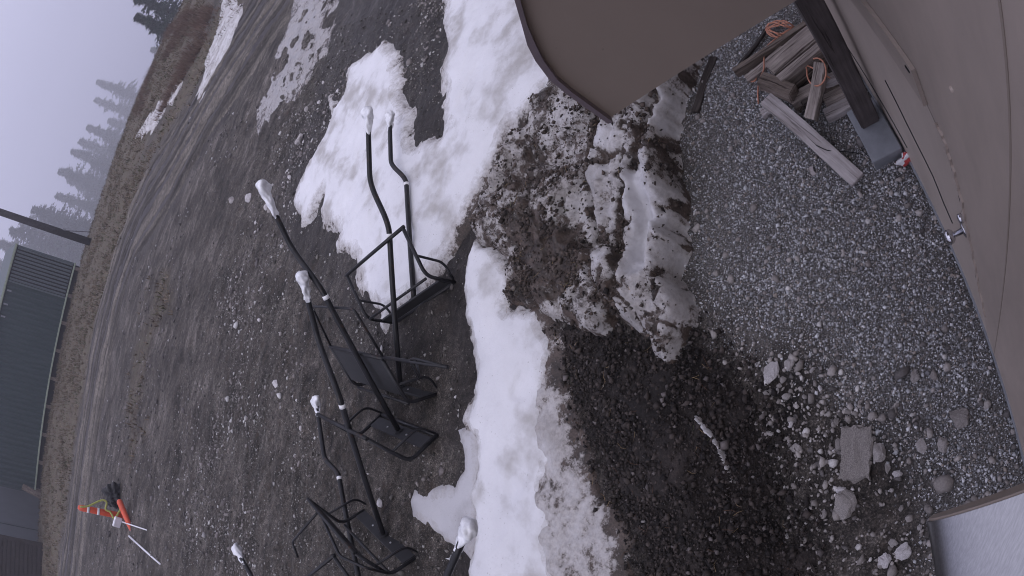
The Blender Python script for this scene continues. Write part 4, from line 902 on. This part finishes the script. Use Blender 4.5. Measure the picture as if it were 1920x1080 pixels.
RS = 46.5; A0 = pt(132, 492, RS); B0 = pt(80, 930, RS); A0[2] = B0[2] = base_z(*A0[:2])
ex = (B0 - A0); Ls = float(np.linalg.norm(ex)); ex /= Ls; ey = np.array([-ex[1], ex[0], 0.])
if ey @ A0 < 0: ey = -ey
zt = float(pt(30, 468, RS)[2]) - A0[2]
sh = empty('metal_shed', A0); q = np.eye(4); q[:3, 0] = ex; q[:3, 1] = ey; q[:3, 2] = np.cross(ex, ey); q[:3, 3] = A0
sgn = 1.0 if np.cross(ex, ey)[2] > 0 else -1.0
def sp(x, y, z): return ex * x + ey * y + np.array([0, 0, z])
put(sh, 'long slate-grey ribbed metal shed on the ridge behind the track', 'shed')
def shpart(name, V, Fc, m, parent=sh): return mesh(name, [sp(*v) for v in V], Fc, m, parent)
ZB = .62
V, Fc = boxm((0, .25, ZB + .02), (Ls, 9, zt - .05)); shpart('core', V, Fc, M_shed)
# ribbed cladding, one panel profile
xs = np.arange(2.62, Ls, .095); V = []; Fc = []
for i, x in enumerate(xs):
    d = (0.0, 0.0, .09, .09)[i % 4]; V += [(x, .10 + d, ZB), (x, .10 + d, zt)]
for i in range(len(xs) - 1): Fc.append((2 * i, 2 * i + 2, 2 * i + 3, 2 * i + 1))
shpart('ribbed_wall', V, Fc, M_shed)
V, Fc = boxm((.0, .22, ZB), (2.6, .25, zt - .02)); shpart('louvre_recess', V, Fc, M_dark)
for k in range(10):
    x0 = .06 + k * .256; V, Fc = boxm((x0, .06, ZB + .1), (x0 + .13, .19, zt - .12), .015); shpart('slat', V, Fc, M_shedl)
for x0, x1 in ((2.56, 2.66), (-.06, .03)):
    V, Fc = boxm((x0, .03, ZB), (x1, .2, zt)); shpart('corner_trim', V, Fc, M_shedl)
V, Fc = boxm((-.1, -.06, zt - .02), (Ls + .1, .5, zt + .16), .02); shpart('eave_trim', V, Fc, M_trim)
V, Fc = boxm((-.1, -.02, ZB - .12), (Ls + .05, .2, ZB + .01), .02); shpart('base_rail', V, Fc, M_trim)
V = [(-.1, -.06, zt + .15), (Ls + .1, -.06, zt + .15), (Ls + .1, 4.6, zt + 1.4), (-.1, 4.6, zt + 1.4), (Ls + .1, 9.2, zt + .15), (-.1, 9.2, zt + .15)]
shpart('roof', V, [(0, 1, 2, 3), (3, 2, 4, 5), (0, 3, 5), (1, 4, 2)], M_shed)
V, Fc = boxm((0, .5, -.8), (Ls, 9, ZB)); shpart('crawl_shade', V, Fc, M_dark)  # solid near-black block standing in for the shadow under the raised floor
for k in range(9):
    x0 = .3 + k * (Ls - .6) / 8; V, Fc = boxm((x0 - .12, .1, -.8), (x0 + .12, .34, ZB - .12)); shpart('pier', V, Fc, M_wooddk)
for k, (x_, z_) in enumerate(((3.3, zt - .35), (4.3, zt - .32), (5.2, zt - .35))):
    V, Fc = boxm((x_ - .06, .06, z_ - .18), (x_ + .06, .1, z_ + .18), .01); shpart('vent', V, Fc, M_conc)
la = pt(90, 937, RS - 1.5); lb = pt(42, 912, RS - 1.5); lo_ = along('leaning_log', la, lb, .42, .42, M_wooddk, 'brown log propped against the end of the ribbed shed', 'log', seed=22)
# grey neighbour and brown cabin
def block(name, p0, p1, R_, depth, zb, ztop, label, cat):
    a = pt(*p0, R_); b = pt(*p1, R_); a[2] = b[2] = 0; ex = b - a; L = float(np.linalg.norm(ex)); ex /= L; ey = np.array([-ex[1], ex[0], 0]);
    if ey @ a < 0: ey = -ey
    root = empty(name, (a[0], a[1], zb)); put(root, label, cat)
    f = lambda x, y, z: ex * x + ey * y + np.array([0, 0, z]); return root, f, L, ztop - zb
M_grey = painted_metal('fog_grey_panel', (.115, .125, .145), .6, .15); M_cab = wood_material('dark_brown_cladding', (.016, .011, .010), (.030, .022, .019), (.05, .036, .032))
root, f, L, hh = block('grey_building', (64, 930), (64, 1030), 52, 8, 2.0, 11.5, 'plain grey flat-walled building between the shed and the brown cabin', 'building')
V, Fc = boxm((-1.5, 0, 0), (L + 2.5, 8, hh), .02); mesh('wall', [f(*v) for v in V], Fc, M_grey, root)
V, Fc = boxm((-1.7, -.3, hh), (L + 2.7, 8.3, hh + .3), .02); mesh('roof', [f(*v) for v in V], Fc, M_shed, root)
for k in range(3):
    x0 = -.5 + k * 3.2; V, Fc = boxm((x0 - .03, -.03, 0), (x0 + .03, .0, hh)); mesh('panel_joint', [f(*v) for v in V], Fc, M_shed, root)
root, f, L, hh = block('brown_cabin', (60, 1018), (60, 1110), 42, 6, 2.6, 9.5, 'dark brown board-clad cabin at the end of the track', 'cabin')
V, Fc = boxm((.1, .08, 0), (L + 1, 6, hh)); mesh('wall', [f(*v) for v in V], Fc, M_cab, root)
nb = int(hh / .3)
for k in range(nb):
    V, Fc = boxm((.0 + .12 * (k % 2) * rng.random(), .0, k * .3 + .02), (L + 1, .09, k * .3 + .27), .01); mesh('board', [f(*v) for v in V], Fc, M_cab, root)
V, Fc = boxm((-.15, -.06, -.3), (.12, .2, hh)); mesh('corner_post', [f(*v) for v in V], Fc, M_cab, root)
V, Fc = prism([(-.9, hh), (3, hh + 1.6), (6.9, hh), (6.9, hh + .15), (3, hh + 1.78), (-.9, hh + .15)], lambda u, v, t: f(t, u, v), -.5, L + 1.5); mesh('roof', V, Fc, M_dark, root)
def glyph(segs, px):       # small white number plate characters on the cabin wall
    return [boxm(a_, b_) for a_, b_ in segs]
sgx = 3.1
for k, ch in enumerate('101'):
    x0 = sgx + k * .34
    if ch == '1': V, Fc = boxm((x0 + .08, -.03, 4.30), (x0 + .15, -.005, 4.75)); mesh('number_plate', [f(*v) for v in V], Fc, M_wh, root)
    else:
        V, Fc = tube([(x0 + .12 + .11 * math.cos(a), -.02, 4.52 + .2 * math.sin(a)) for a in np.linspace(0, 2 * math.pi, 13)], .03, 6, False); mesh('number_plate', [f(*v) for v in V], Fc, M_wh, root)

# ------------------------------------------------------------------ grass and brush along the track
M_grass = vc_material('dry_grass', .9, 5)
def tufts(name, x, y, hgt, tint, label, cat, k=6, spread=.5, wid=.02):
    n = len(x); z = ground_z(x, y); V = np.zeros((n, k, 3, 3))
    for j in range(k):
        a = rng.uniform(0, 6.28, n); l = rng.uniform(.5, 1.0, n) * hgt; d = np.stack([np.cos(a), np.sin(a), 0 * a], -1); s = np.stack([-np.sin(a), np.cos(a), 0 * a], -1) * wid
        p = np.stack([x, y, z - .02], -1) + d * (rng.uniform(0, .12, n))[:, None]
        V[:, j, 0] = p - s; V[:, j, 1] = p + s; V[:, j, 2] = p + d * (l * spread * rng.uniform(.2, 1, n))[:, None] + np.array([0, 0, 1]) * l[:, None]
    f = np.arange(n * k * 3).reshape(-1, 3)
    o_ = mesh(name, V.reshape(-1, 3), f.astype(np.int32), M_grass, attrs=dict(tint=np.repeat(tint, k * 3, 0))); return put(o_, label, cat, kind='stuff')
x, y = scatter(60000, (-42, 8), (16, 48), lambda x, y: zone('grass', x, y) * (1 - zone('road', x, y)) * (np.hypot(x, y) < 47.5) * (.25 + .75 * sstep(-.25, .3, fbm(x, y, 2.2, 3, 6))))
tt = tints(len(x), [(.165, .126, .086), (.10, .074, .05), (.08, .08, .04), (.24, .20, .15)], [.38, .32, .18, .12], .25)
tufts('dry_grass', x, y, rng.uniform(.08, .30, len(x)), tt, 'dry brown and olive grass on the bank behind the dirt track', 'grass', 5, .9, .018)
Pb = poly([(345, 30), (300, 45), (280, 150), (262, 200), (285, 235), (330, 170), (370, 100), (410, 30)]); lo, hi = Pb.min(0), Pb.max(0)
x, y = scatter(9000, lo, hi, lambda x, y: (sdist(Pb, x, y) > -.5) * sstep(-.3, .4, fbm(x, y, 2.5, 3, 4)))
tufts('brush', x, y, rng.uniform(.2, .6, len(x)), tints(len(x), [(.15, .09, .065), (.09, .06, .045), (.20, .15, .11)], [.45, .35, .2]), 'reddish brown leafless brush below the fir trees', 'brush', 6, .6, .012)
x, y = scatter(9000, (-14, 9), (-5, 18), lambda x, y: .6 * sstep(1.8, .2, ldist(L_clump, x, y) + 2.0 * fbm(x, y, 1.2, 3, 4)))
tufts('dead_grass', x, y, rng.uniform(.03, .10, len(x)), tints(len(x), [(.13, .09, .075), (.09, .06, .05)], [.5, .5]), 'flattened dead grass clump in the dirt yard', 'grass', 5, 1.3, .012)

# ------------------------------------------------------------------ fir trees in the fog
M_bark = simple('fir_bark', (.05, .04, .035), .9, .3, 8)
def needle():
    m, t, b = material('fir_needles'); c = coord(t)
    t.links.new(mix(t, .8, attr(t, 'tint', True), cramp(t, noise(t, .8, 4, .6, c), [(.3, (.6, .6, .6)), (.7, (1.4, 1.4, 1.3))]), 'MULTIPLY'), b.inputs['Base Color']); b.inputs['Roughness'].default_value = .8; b.inputs['Specular IOR Level'].default_value = .2; return m
M_needle = needle()
def fir_meshes(seed, sparse=0.0):
    r = np.random.default_rng(seed); V = []; T = []; ph = r.uniform(0, 6.28, 8); lean = r.normal(0, .012, 2)
    for i in range(430):
        h = .07 + .93 * r.random() ** .9; a = r.uniform(0, 6.28)
        if r.random() < sparse: continue
        env = .25 * (1 - h) ** .78 + .008
        env *= .72 + .30 * math.sin(h * 13 + ph[0] + math.sin(a + ph[1])) * math.sin(h * 29 + ph[2]) + .25 * math.sin(2 * a + ph[3] + h * 7)
        L = max(.008, env * r.uniform(.35, 1.25)); d = np.array([math.cos(a), math.sin(a), 0]); s = np.array([-math.sin(a), math.cos(a), 0]); m_ = max(3, int(L / .016)); sag = r.uniform(.15, .6)
        for j in range(m_):
            t = (j + r.random()) / m_; p = d * L * t + np.array([lean[0] * h, lean[1] * h, h + .03 * t - sag * L * t * t])
            for q in range(4):
                w_ = r.uniform(.012, .026) * (1.25 - .6 * t); dr = d * r.uniform(-.1, .9) + s * r.normal(0, .8) + np.array([0, 0, r.uniform(-1.0, .3)]); dr /= np.linalg.norm(dr)
                e_ = np.cross(dr, r.normal(size=3)); e_ /= np.linalg.norm(e_); ln_ = r.uniform(.018, .046)
                V += [p - e_ * w_ * .5, p + e_ * w_ * .5, p + dr * ln_]; k = r.uniform(.7, 1.3); T += [(.026 * k, .046 * k, .030 * k)] * 3
    V = np.array(V); me = (V, np.arange(len(V)).reshape(-1, 3).astype(np.int32), np.array(T))
    return me
fv = []
for s_ in range(4):
    V, Fc, T = fir_meshes(100 + s_, .12 * s_)
    o_ = mesh('crown', V, Fc, M_needle, None, attrs=dict(tint=T)); C.objects.unlink(o_); fv.append(o_)
Vt, Ft = tube([(0, 0, -.1), (0, 0, .3), (.003, 0, .7), (0, 0, .99)], np.array([.017, .012, .006, .0015]), 8)
trunk_me = mesh('trunk', Vt, Ft, M_bark, None, True); C.objects.unlink(trunk_me)
def fir(px, py, R_, hgt, var, wide, label):
    """tip at pixel, standing at horizontal distance R_"""
    kf = 2.9 if R_ > 80 else 1.3; R_ *= kf; hgt *= min(kf, 2.4); wide *= 1.15 if kf > 2 else 1; P = pt(px, py, R_); zb = P[2] - hgt; root = empty('fir_tree', (P[0], P[1], zb)); root.scale = (hgt * wide, hgt * wide, hgt); root.rotation_euler = (0, 0, (px * 7 + py) % 6.28)
    for src, nm in ((fv[var], 'crown'), (trunk_me, 'trunk')):
        c = src.copy(); c.name = nm; C.objects.link(c); c.parent = root
    put(root, label, 'fir tree', 'fir trees fading into the fog')
TR = [(255, 34, 62, 9, 0, 1.5, 'dark green fir nearest the brown brush'), (240, -10, 66, 10, 1, 1.4, 'dark green fir rising behind the brown brush'),
      (284, 92, 110, 12, 1, 1.3, 'faint fir between the dark firs and the brush'),
      (184, 152, 150, 19, 2, 1.2, 'pale fir with a forked hazy outline above the snow streaks'), (180, 184, 158, 19, 3, 1.3, 'ragged pale fir beside the forked hazy one'),
      (222, 206, 170, 14, 1, 1.4, 'small dim fir filling the gap between the pale firs'),
      (164, 240, 135, 17, 0, 1.3, 'hazy fir leading the clump behind the grassy bank'), (135, 285, 125, 18, 2, 1.2, 'hazy tall fir in the middle of the clump'), (112, 318, 122, 18, 1, 1.35, 'broad hazy fir in the clump behind the bank'),
      (108, 362, 118, 17, 3, 1.3, 'thin-topped hazy fir at the end of the clump'), (150, 378, 112, 12, 0, 1.3, 'low hazy fir filling the clump'),
      (62, 398, 92, 16, 2, 1.35, 'grey fir rising just behind the utility pole'), (92, 412, 88, 12, 1, 1.3, 'shorter grey fir behind the utility pole'), (22, 432, 90, 18, 3, 1.3, 'ragged grey fir between the utility pole and the shed'),
      (2, 462, 95, 18, 0, 1.3, 'grey fir showing over the louvred shed end'), (-25, 500, 105, 20, 2, 1.3, 'snow-lit fir looming over the shed roof'), (-40, 560, 110, 21, 1, 1.3, 'dim fir behind the middle of the shed roof')]
TR += [(205, 225, 150, 17, 2, 1.5, 'faint fir behind the leading hazy fir of the clump'), (150, 262, 140, 17, 3, 1.5, 'soft grey fir behind the tall hazy fir'), (128, 340, 135, 17, 0, 1.5, 'soft grey fir behind the broad hazy fir'),
       (172, 305, 115, 12, 3, 1.6, 'bushy hazy fir low in the clump'), (185, 345, 112, 10, 1, 1.7, 'squat hazy fir at the foot of the clump'), (205, 275, 120, 11, 0, 1.6, 'squat hazy fir at the edge of the grassy bank'),
       (40, 415, 110, 18, 1, 1.5, 'pale fir behind the ragged grey fir'), (110, 432, 86, 9, 2, 1.6, 'squat grey fir beside the foot of the utility pole'), (228, 168, 150, 12, 3, 1.6, 'squat pale fir below the forked hazy one'),
       (290, 118, 120, 9, 2, 1.6, 'squat faint fir at the end of the brown brush')]
for a in TR: fir(*a)

# ------------------------------------------------------------------ haze
m = bpy.data.materials.new('fog_air'); m.use_nodes = True; t = m.node_tree; t.nodes.clear()
mo = N(t, 'ShaderNodeOutputMaterial'); pv = N(t, 'ShaderNodeVolumePrincipled'); pv.inputs['Color'].default_value = (.90, .91, .97, 1); pv.inputs['Density'].default_value = .0021; pv.inputs['Anisotropy'].default_value = .2
t.links.new(pv.outputs[0], mo.inputs['Volume'])
V, Fc = boxm((-600, -600, -10), (600, 600, 90)); o = mesh('haze', V, Fc, m); put(o, 'pale fog hanging over the whole slope', 'fog', kind='stuff')
